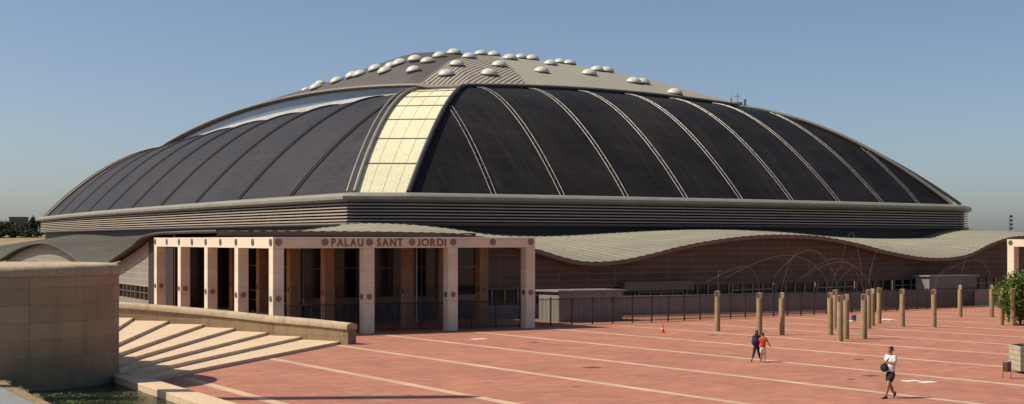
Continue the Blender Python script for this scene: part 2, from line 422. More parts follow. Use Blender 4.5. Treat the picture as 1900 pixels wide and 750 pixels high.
x0 = (33-950)/2300*480
b = thing('far_building', (x0, 480, 8.2), 'small square flat roofed block on the far hill at left', 'building')
obj('wall', MB().box(-2.6, 2.6, -2, 4, 0, 6.6), M['far_wall'], b, local=True, bevel=0.05)
obj('roof', MB().box(-2.8, 2.8, -2.2, 4.2, 6.6, 6.95), M['far_wall'], b, local=True)
for k in (-1.6, 0, 1.6):
    obj('window', MB().box(k-0.4, k+0.4, -2.06, -1.98, 4.2, 5.4), M['far_window'], b, local=True)

# ------------------------------------------------------------------ ARENA
arena = thing('arena_building', W(98.5, 185, -1.5), 'huge low domed arena with dark ribbed roof and louvred rim filling the picture', 'arena')
PC, QC = 95.5, 188.5
MP, MQ = 195.0, 382.0        # mirror sums for the far sides
# plan corners of the dome foot: face ends
FE = (56.5, 138.5)       # p range of front/back faces at the foot
SE = (114.5, 267.5)      # q range of side faces at the foot
TE = (73.7, 117.3)       # p range at the head
TS = (135.5, 243.5)      # q range at the head
PEL, PER, QEF, QEB = 69.5, 121.5, 131.0, 248.0
ZF, ZT = 10.9, 24.4
def prof(t): return 1-(1-t)**1.65
def lerp(a, b, t): return a+(b-a)*t
def q_foot(p): return 112.2-2.4*(1-((p-99)/42.5)**2)
def p_foot(q): return 51.6-2.6*(1-((q-191)/76.5)**2)
def S_front(p, t):
    a = (p-PC)/26.0
    zt = ZT+0.9*max(0, 1-a*a)
    return W(p, lerp(q_foot(p), QEF, t), lerp(ZF, zt, prof(t)))
def S_left(q, t):
    b = (q-QC)/57.5
    zt = ZT+0.7*max(0, 1-b*b)
    return W(lerp(p_foot(q), PEL, t), q, lerp(ZF, zt, prof(t)))
def mirp(f):   # mirror across p = PC (right), used with left
    def g(q, t):
        x, y, z = f(q, t); p = x*PH[0]+y*PH[1]; qq = x*QH[0]+y*QH[1]
        return W(MP-4.0*t-p, qq, z)
    return g
def mirq(f):
    def g(p, t):
        x, y, z = f(p, t); pp = x*PH[0]+y*PH[1]; q = x*QH[0]+y*QH[1]
        return W(pp, MQ-3.0*t-q, z)
    return g
S_right = mirp(S_left); S_back = mirq(S_front)
NT = 22
def face_mb(S, e0, e1, n):
    rows = []
    for i in range(NT+1):
        t = i/NT
        a = lerp(e0[0], e1[0], t); c = lerp(e0[1], e1[1], t)
        rows.append([S(lerp(a, c, j/n), t) for j in range(n+1)])
    return MB().grid(rows)
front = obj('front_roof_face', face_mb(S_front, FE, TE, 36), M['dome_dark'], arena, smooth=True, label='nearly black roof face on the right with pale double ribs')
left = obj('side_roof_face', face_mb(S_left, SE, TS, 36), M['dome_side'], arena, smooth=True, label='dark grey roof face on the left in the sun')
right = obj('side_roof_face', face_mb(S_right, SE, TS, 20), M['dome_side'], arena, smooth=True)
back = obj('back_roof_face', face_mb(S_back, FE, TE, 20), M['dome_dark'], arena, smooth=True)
def rib(S, a0, conv, mid, e0, e1, parent, mat, name='rib', gap=0.26, r=0.058, lift=0.12):
    """two close rails up the face, cut off where the corner strip begins"""
    mb = MB(); N = 30
    for s in (-1, 1):
        pts = []
        for i in range(N+1):
            t = i/N
            a = mid+(a0-mid)*(1-conv*t)+s*gap
            lo, hi = lerp(e0[0], e1[0], t), lerp(e0[1], e1[1], t)
            if a < lo+0.1 or a > hi-0.1: break
            v = Vector(S(a, t)); v.z += lift; pts.append(v)
        if len(pts) > 2: mb.tube(pts, r, 6)
    if mat is M['rail']:
        for i in range(1, 14):     # small brackets tie the two rails
            t = i/14+0.01; a = mid+(a0-mid)*(1-conv*t); lo, hi = lerp(e0[0], e1[0], t), lerp(e0[1], e1[1], t)
            if a-gap < lo+0.1 or a+gap > hi-0.1: break
            q0, q1 = Vector(S(a-gap, t)), Vector(S(a+gap, t)); q0.z += lift; q1.z += lift
            mb.tube([q0, q1], 0.05, 4)
    return obj(name, mb, mat, parent, smooth=True)
for k in range(9):
    rib(S_front, 66.0+8.2*k+(0 if k < 8 else -0.6), 0.10, 84.0, FE, TE, front, M['rail'])
for k in range(9):
    rib(S_left, 129.7+15.3*k, 0.06, 150.0, SE, TS, left, M['rail_dark'], gap=0.36, r=0.13)
for k in range(6):
    rib(S_right, 130+22*k, 0.06, 185.0, SE, TS, right, M['rail_dark'])
# corner strips of cream panels with bowed edge beams
def corner(SA, a0, a1, SB, b0, b1, name, mat, label=None):
    rows = []
    N = NT
    for i in range(N+1):
        t = i/N
        A = Vector(SA(lerp(a0, a1, t), t)); B = Vector(SB(lerp(b0, b1, t), t))
        rows.append([A.lerp(B, j/8)+Vector((0, 0, 0.02)) for j in range(9)])
    o = obj(name, MB().grid(rows), mat, arena, smooth=True, label=label)
    for side in (0, 8):
        off = []
        pts = [r[side]+Vector((0, 0, 0.22)) for r in rows]
        obj('edge_beam', MB().tube(pts, 0.20 if side == 0 else 0.28, 8), M['eave'] if side == 0 else M['rail_dark'], o, smooth=True)
        if side == 0:
            d = (rows[0][8]-rows[0][0]).normalized()
            obj('edge_beam', MB().tube([p-d*0.75+Vector((0, 0, -0.05)) for p in pts], 0.13, 8), M['eave'], o, smooth=True)
    for jj in (2, 4, 6):
        obj('seam', MB().tube([r[jj]+Vector((0, 0, 0.0)) for r in rows], 0.03, 4), M['seam_pale'], o)
    for k in (0.155, 0.31, 0.46, 0.60, 0.73, 0.85, 0.94):
        i = k*N; i0 = int(i); f = i-i0
        pts = [rows[i0][j].lerp(rows[min(N, i0+1)][j], f)+Vector((0, 0, 0.05)) for j in range(9)]
        obj('seam', MB().tube(pts, 0.06, 5), M['seam'], o)
    return o
corner(S_left, SE[0], TS[0], S_front, FE[0], TE[0], 'corner_strip', M['yellow'], 'pale yellow panel strip climbing the near corner of the dome')
corner(S_front, FE[1], TE[1], S_right, SE[0], TS[0], 'corner_strip', M['yellow'])
corner(S_left, SE[1], TS[1], S_back, FE[0], TE[0], 'corner_strip', M['yellow'])
corner(S_back, FE[1], TE[1], S_right, SE[1], TS[1], 'corner_strip', M['yellow'])

# closed plan loops: list of (p, q, region)
def loop_pts(off, kind):
    """kind 'foot' or 'head'; off = outward offset"""
    L = []
    if kind == 'foot':
        pl = lambda q: p_foot(q)-off
        pr = lambda q: MP-p_foot(q)+off
        qf = lambda p: q_foot(p)-off
        qb = lambda p: MQ-q_foot(p)+off
        f0, f1, s0, s1 = FE[0]-off*0.4, FE[1]+off*0.4, SE[0]-off*0.4, SE[1]+off*0.4
    else:
        pl = lambda q: PEL-off
        pr = lambda q: PER+off
        qf = lambda p: QEF-off
        qb = lambda p: QEB+off
        f0, f1, s0, s1 = TE[0]-off*0.4, TE[1]+off*0.4, TS[0]-off*0.4, TS[1]+off*0.4
    n = 30
    for i in range(n+1):
        p = lerp(f0, f1, i/n); L.append((p, qf(p), 'F'))
    for i in range(1, 4): L.append((lerp(f1, pr(s0), i/4), lerp(qf(f1), s0, i/4), 'C'))
    for i in range(n+1):
        q = lerp(s0, s1, i/n); L.append((pr(q), q, 'R'))
    for i in range(1, 4): L.append((lerp(pr(s1), f1, i/4), lerp(s1, qb(f1), i/4), 'C'))
    for i in range(n+1):
        p = lerp(f1, f0, i/n); L.append((p, qb(p), 'B'))
    for i in range(1, 4): L.append((lerp(f0, pl(s1), i/4), lerp(qb(f0), s1, i/4), 'C'))
    for i in range(n+1):
        q = lerp(s1, s0, i/n); L.append((pl(q), q, 'L'))
    for i in range(1, 4): L.append((lerp(pl(s0), f0, i/4), lerp(s0, qf(f0), i/4), 'C'))
    return L
def sweep(kind, section, zf=None, closed=True):
    """section: list of (offset, z) swept round a plan loop"""
    rows = []
    for off, z in section:
        lp = loop_pts(off, kind)
        rows.append([W(p, q, (zf(p, q, r) if zf else 0)+z) for p, q, r in lp+[lp[0]]])
    if closed: rows.append(rows[0])
    return MB().grid(rows)
# ring: cornice, louvres, lower lip, recess
rim = obj('rim_cornice', sweep('foot', [(-0.6, 11.0), (0.6, 11.05), (1.35, 10.9), (1.6, 10.65), (1.6, 10.35), (1.3, 10.15), (0.9, 10.05), (-0.6, 10.05)]), M['ring_top'], arena, smooth=True)
mb = MB()
for k in range(6):
    z = 9.9-k*0.325
    s = sweep('foot', [(0.85, z+0.02), (1.02, z+0.03), (1.05, z), (1.05, z-0.11), (0.85, z-0.10)])
    mb.add(s.v, s.f)
lou = obj('louvre_band', mb, M['louvre'], arena)
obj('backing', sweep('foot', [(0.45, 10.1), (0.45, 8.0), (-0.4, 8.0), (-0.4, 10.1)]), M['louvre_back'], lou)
lp_ = loop_pts(0.85, 'foot')
for i in range(0, len(lp_)-1):
    if lp_[i][2] in 'FLC' and i % 2 == 0:
        a = Vector(W(*lp_[i][:2])); bb = Vector(W(*lp_[i+1][:2]))
        d = (bb-a).normalized()*0.05; nn = Vector((-d.y, d.x, 0)).normalized()*0.12
        c = [a-d-nn, a+d-nn, a+d+nn, a-d+nn]
        obj('post', MB().hexa([(v.x, v.y, 8.05) for v in c], [(v.x, v.y, 10.03) for v in c]), M['louvre_back'], lou)
obj('rim_lip', sweep('foot', [(0.3, 8.05), (1.15, 8.02), (1.25, 7.88), (1.15, 7.72), (0.3, 7.7)]), M['rim_lip'], arena, smooth=True)
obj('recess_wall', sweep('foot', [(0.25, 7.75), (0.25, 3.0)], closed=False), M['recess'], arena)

# head: clerestory, eave, cap
def eave_z(p, q, r):
    a = (p-PC)/26.5; b = (q-QC)/57.5
    zs = 24.75+(3.2 if p < PC else 1.6)*max(0, 1-b*b); zf = 24.75+1.0*max(0, 1-a*a)
    if r in 'FB': return zf
    if r in 'LR': return zs
    return 24.75+0.5*(3.2*max(0, 1-b*b)+1.0*max(0, 1-a*a))
def low_z(p, q, r):
    a = (p-PC)/26.5; b = (q-QC)/57.5
    if r in 'FB': return ZT+0.9*max(0, 1-a*a)
    if r in 'LR': return ZT+0.7*max(0, 1-b*b)
    return ZT+0.1
def band(kind, off0, f0, off1, f1):
    r0 = [W(p, q, f0(p, q, r)) for p, q, r in loop_pts(off0, kind)]; r1 = [W(p, q, f1(p, q, r)) for p, q, r in loop_pts(off1, kind)]
    return MB().grid([r0+[r0[0]], r1+[r1[0]]])
cl = obj('clerestory', band('head', -0.35, lambda p, q, r: low_z(p, q, r)-0.5, -0.35, lambda p, q, r: eave_z(p, q, r)+0.1), M['glass_blue'], arena)
obj('sill_panel', band('head', 0.25, lambda p, q, r: low_z(p, q, r)-0.25, -0.25, lambda p, q, r: low_z(p, q, r)+0.34*(eave_z(p, q, r)-low_z(p, q, r))), M['white_band'], cl)
ev = obj('upper_eave', sweep('head', [(-1.2, 0.32), (0.3, 0.22), (0.62, 0.1), (0.65, -0.04), (0.5, -0.16), (-0.5, -0.1)], eave_z), M['eave'], arena, smooth=True)
CAPZ = 36.8
HP, HQ = 26.0, 57.5
def cap_z(p, q):
    """height of the upper roof above a plan point: squares of the eave outline shrinking to the top"""
    dp, dq = p-PC, q-QC
    cx, cy = abs(dp), abs(dq)
    s2 = (cx*4.5+cy*4.2)/(HP*4.5+(HQ-4.5)*4.2)
    s_ = max(cx/HP, cy/HQ, s2)
    if s_ < 1e-4: return CAPZ
    pe, qe = PC+dp/s_, QC+dq/s_
    if s_ == cx/HP: r = 'L'
    elif s_ == cy/HQ: r = 'F'
    else: r = 'C'
    k = s_**1.85
    top = CAPZ-3.0*(1-math.exp(-(max(0.0, q-160.0)/15.0)**2))
    return (eave_z(pe, qe, r)+0.25)*k+top*(1-k)
lp = loop_pts(0.0, 'head')
N = len(lp); NS = 24
APX, TOP = (95.5, 162.2), (95.5, 213.0)
def target(p, q, r):
    if r == 'F': return APX
    if r == 'B': return TOP
    f = max(0.0, min(1.0, (q-135.5)/(243.5-135.5)))
    return (lerp(APX[0], TOP[0], f), lerp(APX[1], TOP[1], f))
def region(a, b):
    mp, mq = (a[0]+b[0])/2, (a[1]+b[1])/2
    if mp < 82.6 and mq < 135.6: return 's'
    if mq < 135.6: return 'r'
    if mp < PC: return 'l'
    return 'r'
def cap_seg(reg, mat, label=None):
    mb = MB()
    for i in range(N):
        a, b = lp[i], lp[(i+1) % N]
        if region(a, b) != reg: continue
        rows = []
        for e in (a, b):
            t_ = APX if reg == 's' else target(*e)
            if reg == 'r' and e[2] == 'C' and e[1] < 140: t_ = APX
            rows.append([W(lerp(t_[0], e[0], k/NS), lerp(t_[1], e[1], k/NS), cap_z(lerp(t_[0], e[0], k/NS), lerp(t_[1], e[1], k/NS))) for k in range(NS+1)])
        mb.grid(rows[::-1])
    return obj('upper_roof', mb, mat, arena, label=label)
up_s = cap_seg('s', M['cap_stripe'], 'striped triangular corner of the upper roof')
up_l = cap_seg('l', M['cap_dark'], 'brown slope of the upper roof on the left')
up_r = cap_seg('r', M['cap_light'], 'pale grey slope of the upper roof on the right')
def bubble(p, q, par):
    z = cap_z(p, q)
    c = W(p, q, z)
    e = 0.5
    gx = (cap_z(p+e, q)-cap_z(p-e, q))/(2*e); gy = (cap_z(p, q+e)-cap_z(p, q-e))/(2*e)
    n = Vector((-(gx*PH[0]+gy*QH[0]), -(gx*PH[1]+gy*QH[1]), 1)).normalized()
    n = (n*0.6+Vector((0, 0, 0.4))).normalized()
    R_ = Vector((0, 0, 1)).rotation_difference(n).to_matrix()
    k = random.uniform(0.76, 0.86)
    mb = MB().lathe((0, 0, 0), [(1.32, 0.16), (1.3, 0.30), (1.14, 0.52), (0.92, 0.72), (0.62, 0.88), (0.3, 0.97), (0.03, 0.99)], 18)
    mb.m = 1
    mb.lathe((0, 0, 0), [(1.1, -0.7), (1.15, 0.0), (1.36, 0.05), (1.36, 0.15), (1.2, 0.155)], 18)
    mb.v = [tuple(Vector(c)+R_ @ (Vector(v)*k)) for v in mb.v]
    return obj('skylight', mb, None, par, smooth=True, mats=[M['bubble'], M['bubble_rim']])
spots = [(70.9, 170.9), (72.0, 165.8), (73.0, 162.6), (73.2, 160.6), (74.6, 158.4), (73.2, 152.4), (74.9, 154.0), (75.8, 153.2), (72.7, 142.9), (76.8, 150.5), (77.3, 147.8), (81.1, 151.5), (74.4, 137.2), (86.1, 156.4), (78.5, 141.9), (85.3, 150.6), (94.3, 162.9), (79.8, 135.7), (96.1, 162.1), (85.5, 142.8), (93.3, 152.8), (100.0, 160.6), (101.6, 159.9), (90.2, 139.6), (98.1, 149.4), (105.9, 158.7), (107.0, 157.7), (98.9, 140.9), (105.1, 147.7), (107.1, 148.1), (103.9, 137.3), (105.8, 137.8), (106.5, 131.6)]
spots += [(86.0, 178.0), (77.0, 184.0), (92.0, 186.0), (104.0, 180.0), (113.0, 170.0), (98.0, 200.0), (82.0, 202.0), (110.0, 196.0)]
for p, q in spots:
    if q < APX[1] and p-69.5 > q-136-0.0 and (p-82.6) < (q-131)*(APX[0]-82.6)/(APX[1]-131): par = up_s
    elif p < PC: par = up_l
    else: par = up_r
    bubble(p, q, par)
# roof-top aerial on the right shoulder
ax, ay, az = S_front(117.0, 0.99)
mb = MB()
mb.box(ax-0.6, ax+0.6, ay-0.4, ay+0.6, az+0.2, az+0.75); mb.box(ax+0.9, ax+1.2, ay-0.1, ay+0.2, az+0.2, az+1.2); mb.box(ax-1.0, ax-0.8, ay-0.1, ay+0.2, az+0.2, az+1.3)
mb.tube([(ax, ay, az), (ax, ay, az+2.1)], 0.06, 6); mb.tube([(ax-0.5, ay, az+1.6), (ax+0.4, ay, az+1.6)], 0.04, 5); mb.tube([(ax-0.9, ay, az+.2), (ax-0.9, ay, az+2.0)], 0.04, 5)
obj('aerial', mb, M['eave'], arena)

# ---- podium: wavy zinc roofs
front_eave = [(29, 6.95), (40, 6.95), (48, 6.85), (51, 6.6), (54, 6.1), (57.2, 5.42), (59.3, 4.85), (61.7, 4.42), (65, 4.45), (68.5, 4.95), (72.5, 5.72), (77, 6.35), (81.5, 6.72), (85.1, 6.80), (90, 6.65), (95, 6.0), (100, 5.1), (105, 4.48), (109, 4.40), (112.5, 4.8), (116, 5.9), (119, 6.55), (122, 6.75), (130, 6.8), (140, 6.3), (150, 5.5), (165, 5.4)]
front_in = [(40, 7.0), (46, 7.5), (51, 7.85), (56, 7.75), (60, 7.5), (64.3, 6.98), (68.8, 6.78), (73.2, 6.78), (80, 7.05), (88, 7.4), (97, 7.6), (104, 7.5), (111, 7.0), (118, 6.4), (124, 6.2), (129, 6.35), (133, 7.1), (137, 7.55), (145, 7.5), (155, 7.2), (165, 7.0)]
QEV, QIN = 88.6, 110.8
def corr(x, per=0.95, amp=0.085):
    f = (x/per) % 1.0
    return amp*(1 if f < 0.42 else (-1 if 0.5 < f < 0.92 else (1-(f-0.42)/0.04 if f <= 0.5 else -1+(f-0.92)/0.04)))
rows = [[], [], [], [], [], [], []]
n = 960
p = 29.0
ps = [29.0+(166-29.0)*i/n for i in range(n+1)]
for k in range(7):
    f = k/6
    r = []
    for p in ps:
        # the left end is cut along the corner mitre
        q = lerp(QEV, QIN, f)
        pp = max(p, 29.5+18.5*f)
        ze, zi = interp(front_eave, pp), interp(front_in, pp+ (3*(1-f)))
        z = lerp(ze, zi, f**0.85)+corr(pp, 0.95, 0.02+0.055*f)
        r.append(W(pp, q, z))
    rows[k] = r
proof = obj('podium_roof', MB().grid(rows), M['podium_roof'], arena, label='pale wavy zinc roof rolling along the front')
mb = MB()
r0 = []; r1 = []; r2 = []
for p in ps[::4]:
    z = interp(front_eave, p)
    r0.append(W(p, QEV+0.03, z-0.01)); r1.append(W(p, QEV+0.08, z-0.36)); r2.append(W(p, QEV+1.45, z-0.42))
mb.grid([r2, r1, r0])
obj('fascia', mb, M['soffit'], proof)
side_eave = [(89, 6.95), (101, 6.9), (106, 6.8), (110, 6.45), (112.5, 5.86), (117.9, 4.83), (122, 4.12), (127, 3.75), (132.6, 3.9), (137, 4.5), (142.7, 5.25), (148, 5.72), (154, 5.9), (162, 5.65), (171.8, 4.9), (180, 3.9), (188, 3.0), (196, 3.0), (205, 3.9), (215, 4.3), (228, 3.6), (245, 2.2), (262, 1.0)]
side_in = [(89, 7.0), (115, 7.4), (135, 7.0), (160, 7.3), (185, 6.9), (210, 7.3), (232, 7.3), (247, 6.0), (262, 3.5)]
rows = []
n2 = 1000
qs = [89.0+(258-89.0)*i/n2 for i in range(n2+1)]
for k in range(7):
    f = k/6; r = []
    for q in qs:
        pp = lerp(29.2, 50.5, f); qq = max(q, 88.6+22*f)
        z = lerp(interp(side_eave, qq), interp(side_in, qq), f**0.8)+corr(qq, 0.95, 0.045)
        r.append(W(pp, qq, z))
    rows.append(r)
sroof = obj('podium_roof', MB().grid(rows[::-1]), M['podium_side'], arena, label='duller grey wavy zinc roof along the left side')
mb = MB()
mb.tube([W(29.1, q, interp(side_eave, q)) for q in qs[::5]], 0.09, 6)
r0 = [W(29.15, q, interp(side_eave, q)-0.05) for q in qs[::5]]; r1 = [W(29.15, q, interp(side_eave, q)-0.16) for q in qs[::5]]
mb.grid([r1, r0])
obj('fascia', mb, M['podium_side'], sroof, smooth=True)
# facades
def wall_strip(p0, p1, q, zb, top, n=80, th=0.25):
    mb = MB(); a = []; b = []
    for i in range(n+1):
        p = lerp(p0, p1, i/n); a.append(W(p, q, zb)); b.append(W(p, q, top(p)))
    mb.grid([a, b]); return mb
fw = obj('facade_wall', wall_strip(51.5, 160, 90.0, 2.05, lambda p: interp(front_eave, p)-0.40, 160), M['facade'], arena, label='brown mesh panel wall under the wavy roof')
a = [W(30.0, q, 2.1) for q in qs[128::4]]; b_ = [W(30.0, q, interp(side_eave, q)-0.1) for q in qs[128::4]]
fs = obj('facade_wall', MB().grid([b_, a]), M['facade_side'], arena, label='greyish panel wall on the left side')
obj('return_glazing', MB().pq(30.0, 36.2, 102.7, 103.0, -1.5, 6.9), M['glass'], arena)
obj('return_wall', MB().pq(29.95, 30.25, 103.05, 110.6, -1.0, 6.4), M['louvre_back'], arena)
# low plinth walls with window strip between
pl = MB(); pl.pq(51.6, 160, 90.05, 90.5, -2.2, 0.75); obj('plinth', pl, M['greywall'], arena)
pl = MB(); pl.pq(30.05, 30.5, 103, 250, -2.2, 0.9); obj('plinth', pl, M['greywall'], arena)
for k in range(19):
    p0 = 51.8+k*5.6
    w = obj('window', MB().pq(p0, p0+5.3, 90.12, 90.2, 0.75, 2.05), M['glass'], arena)
    for i in range(5): obj('mullion', MB().pq(p0+i*1.29, p0+i*1.29+0.12, 89.98, 90.1, 0.75, 2.05), M['mullion_pale'], w)
    if k % 2: obj('transom', MB().pq(p0, p0+5.28, 90.0, 90.08, 1.45, 1.55), M['mullion_pale'], w)
for k in range(9):
    q0 = 103.2+k*6
    w = obj('window', MB().pq(30.12, 30.2, q0, q0+5.7, 0.9, 2.1), M['glass'], arena)
    for i in range(5): obj('mullion', MB().pq(29.98, 30.1, q0+i*1.4, q0+i*1.4+0.07, 0.9, 2.1), M['mullion'], w)
    obj('transom', MB().pq(29.97, 30.09, q0, q0+5.7, 1.5, 1.56), M['mullion'], w)
for (p0, p1) in ((66.5, 74.5),):
    obj('hood', MB().pq(p0, p1, 89.2, 89.95, 1.7, 2.5), M['soffit'], arena)
# entrance glazing (front) and (side)
gw = obj('entrance_glazing', MB().pq(36.2, 51.6, 90.0, 90.1, 1.75, 6.85), M['glass'], arena)
for i in range(7): obj('mullion', MB().pq(36.2+i*2.55, 36.2+i*2.55+0.09, 89.86, 89.98, 1.75, 6.6), M['mullion'], gw)
obj('mullion', MB().pq(36.2, 51.6, 89.88, 89.97, 4.0, 4.1), M['mullion'], gw)
obj('transom', MB().pq(36.2, 51.6, 89.7, 90.0, 1.25, 1.75), M['transom'], gw)
for i in range(8):
    p0 = 36.4+i*1.92
    d = obj('door', MB().pq(p0, p0+1.8, 89.9, 89.98, -0.25, 1.25), M['door'], gw)
    for o_ in (0.45, 1.35): obj('porthole', MB().disc(W(p0+o_, 89.88, 0.75), (-QH[0], -QH[1], 0), 0.15, 0.03), M['glass'], d)
gs = obj('entrance_glazing', MB().pq(36.2, 36.3, 90.1, 102.7, -0.3, 6.85), M['glass'], arena)
for i in range(6): obj('mullion', MB().pq(36.06, 36.18, 90.2+i*2.4, 90.28+i*2.4, -0.3, 6.8), M['mullion_pale'], gs)
for z in (1.2, 2.0, 4.1): obj('transom', MB().pq(36.08, 36.17, 90.2, 102.6, z, z+0.07), M['mullion_pale'], gs)

# ------------------------------------------------------------------ entrance porticoes
discs_front = []
def portico(name, p0, q0, np_, nq, sp, sq, ztop, label, group=None, letters=False, zfoot=-0.05):
    t = thing(name, W(p0, q0, zfoot), label, 'portico')
    h = 0.375; zb = ztop-0.72
    fn = (-QH[0], -QH[1], 0); ln = (-PH[0], -PH[1], 0)
    for i in range(np_+1):
        for j in range(nq+1):
            p, q = p0+i*sp, q0+j*sq
            edge = i in (0, np_) or j in (0, nq)
            x, y, _ = W(p, q); zg = G(x, y)-0.05
            inner = not (j == 0 or i == 0)
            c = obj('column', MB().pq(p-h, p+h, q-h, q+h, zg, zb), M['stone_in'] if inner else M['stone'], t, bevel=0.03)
            obj('disc', MB().disc(W(p, q-h, 2.55), fn, 0.19, 0.05), M['disc_pale'], c)
            obj('disc', MB().disc(W(p-h, q, 2.55), ln, 0.19, 0.05), M['disc'], c)
            if j == 0 and i > 0: obj('number_plate', MB().pq(p-0.08, p+0.08, q-h-0.03, q-h, 1.1, 1.35), M['white_flat'], c)
    # ring beams
    for j in range(nq+1):
        q = q0+j*sq
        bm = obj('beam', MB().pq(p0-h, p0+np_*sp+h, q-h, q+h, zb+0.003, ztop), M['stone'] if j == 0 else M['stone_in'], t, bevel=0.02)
        if j == 0:
            for i in range(2*np_+1): obj('disc', MB().disc(W(p0+i*sp/2, q-h, ztop-0.33), fn, 0.24, 0.05), M['disc_pale'], bm)
            fb = bm
    for i in range(np_+1):
        p = p0+i*sp
        for j in range(nq):
            pass
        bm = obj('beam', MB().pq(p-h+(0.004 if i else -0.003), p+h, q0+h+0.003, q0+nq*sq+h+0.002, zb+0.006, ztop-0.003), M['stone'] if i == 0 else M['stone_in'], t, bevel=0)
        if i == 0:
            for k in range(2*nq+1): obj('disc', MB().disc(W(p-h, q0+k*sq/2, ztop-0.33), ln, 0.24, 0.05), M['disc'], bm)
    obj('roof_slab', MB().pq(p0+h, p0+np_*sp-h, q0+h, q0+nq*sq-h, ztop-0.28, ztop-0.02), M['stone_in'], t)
    return t, fb
port, fbeam = portico('entrance_portico', 28.4, 75.0, 3, 4, 6.3, 6.6, 6.47, 'square cream stone entrance portico carrying the name in bronze letters')
port2, _ = portico('side_portico', 104.1, 64.2, 2, 2, 6.3, 6.4, 6.35, 'second cream stone portico cut by the right picture edge behind the bush', zfoot=-0.5)
# the lettering on the front beam
def letters(word, pa, pb, q, z0, hgt):
    objs = []
    ws = []
    for ch in word:
        cu = bpy.data.curves.new('letter', 'FONT'); cu.body = ch; cu.size = 1.0; cu.extrude = 0.05; cu.offset = 0.018
        o = bpy.data.objects.new('letter', cu); C.objects.link(o)
        dg = bpy.context.evaluated_depsgraph_get(); dg.update()
        me = bpy.data.meshes.new_from_object(o.evaluated_get(dg)); bpy.data.objects.remove(o)
        x = [v.co.x for v in me.vertices]; yv = [v.co.y for v in me.vertices]
        ws.append((me, min(x), max(x), min(yv), max(yv)))
    tot = sum((w[2]-w[1]) if ch != 'I' else 0.16 for w, ch in zip(ws, word)); gap = 0.16
    total = tot+gap*(len(word)-1); sc = (pb-pa)/total; cur = pa
    L = root_of(fbeam).location
    for (me, x0, x1, y0, y1), ch in zip(ws, word):
        for v in me.vertices:
            p = cur+(v.co.x-x0)*sc; z = z0+(v.co.y-y0)/(y1-y0)*hgt
            qq = q-0.012-(v.co.z+0.05)*0.4
            v.co = Vector(W(p, qq, z))-L
        me.materials.clear(); me.materials.append(M['letter'])
        o = bpy.data.objects.new('letter', me); C.objects.link(o); o.parent = fbeam
        cur += ((x1-x0) if ch != 'I' else 0.16)*sc+gap*sc
letters('PALAU', 32.0, 34.25, 74.625, 5.86, 0.52)
letters('SANT', 35.25, 37.15, 74.625, 5.86, 0.52)
letters('JORDI', 38.25, 40.45, 74.625, 5.86, 0.52)
fp = thing('flagpole', W(44.0, 86.0, -0.1), 'thin white pole standing inside the entrance portico', 'pole')
obj('pole', MB().tube([W(44.0, 86.0, -0.1), W(44.0, 86.0, 6.1)], 0.06, 8), M['white_pole'], fp)
obj('base', MB().tube([W(44.0, 86.0, -0.1), W(44.0, 86.0, 0.15)], 0.14, 10), M['white_pole'], fp)

# ------------------------------------------------------------------ fences
def fence(name, pts, h, label, post_step=1.9, bar=0.12, seed=1):
    rnd = random.Random(seed)
    x, y, _ = W(*pts[0]); t = thing(name, (x, y, G(x, y)), label, 'fence')
    for (a, b) in zip(pts[:-1], pts[1:]):
        A, B = Vector(W(*a)), Vector(W(*b)); L = (B-A).length; d = (B-A).normalized()
        n = max(1, round(L/post_step))
        for i in range(n):
            c = A+d*(L*i/n); e = A+d*(L*(i+1)/n)
            z = G(c.x, c.y)
            lean = rnd.uniform(-0.02, 0.02)
            obj('post', MB().tube([(c.x, c.y, z-0.05), (c.x-0.12*d.x*0+lean, c.y, z+h+0.05)], 0.06, 6), M['fence'], t)
            mb = MB()
            ze = G(e.x, e.y)
            for hh in (0.15, h-0.12): mb.tube([(c.x, c.y, z+hh), (e.x, e.y, ze+hh)], 0.025, 4)
            m = int((L/n)/bar)
            for k in range(1, m):
                f = c.lerp(e, k/m); zz = G(f.x, f.y)
                s = 0.014
                mb.box(f.x-s, f.x+s, f.y-s, f.y+s, zz+0.06, zz+h)
            obj('bar_panel', mb, M['fence_bar'], t)
        c = B; z = G(c.x, c.y)
    obj('post', MB().tube([(c.x, c.y, z-0.05), (c.x, c.y, z+h+0.05)], 0.06, 6), M['fence'], t)
    return t
fence('iron_fence', [(48.2, 76.3), (60, 77.0), (90, 81.5), (114, 86.0)], 2.05, 'long dark iron bar fence running right from the portico across the plaza')
fence('iron_gate_fence', [(29.0, 75.6), (47.0, 75.6)], 2.0, 'dark iron railing between the front portico columns', 2.1, 0.11)
fence('iron_railing', [(28.9, 76.0), (28.9, 88.0)], 1.4, 'dark iron railing between the bright left portico columns', 2.2, 0.16)
# low walls behind the fence
t = tag(obj('boundary_wall', (lambda mb: [mb.pqg(59.8, 122, 85.0, 85.35, -0.1, 1.78), mb][1])(MB()), M['greywall'], origin=WG(60, 85)), 'long low grey wall behind the iron fence', 'wall')
tag(obj('wall_footing', (lambda mb: [mb.pqg(59.8, 122, 84.3, 84.98, -0.05, 0.14), mb][1])(MB()), M['step'], origin=WG(60, 84.6)), 'pale concrete kerb along the foot of the low grey wall behind the fence', 'kerb')
t = thing('service_block', WG(56, 81), 'grey flat roofed service block behind the fence right of the portico', 'kiosk')
obj('wall', MB().pqg(53.5, 59.6, 80.3, 83.2, -0.05, 2.35), M['greywall'], t, bevel=0.02)
obj('roof', MB().pqg(53.3, 59.8, 80.1, 83.4, 2.352, 2.5), M['mullion_pale'], t, bevel=0.01)
for k in (54.6, 56.6, 58.4): obj('vent', MB().pqg(k, k+0.35, 80.26, 80.3, 1.5, 1.8), M['mullion'], t)
t = thing('service_block', WG(107, 87), 'pale grey flat roofed block behind the fence near the bush', 'kiosk')
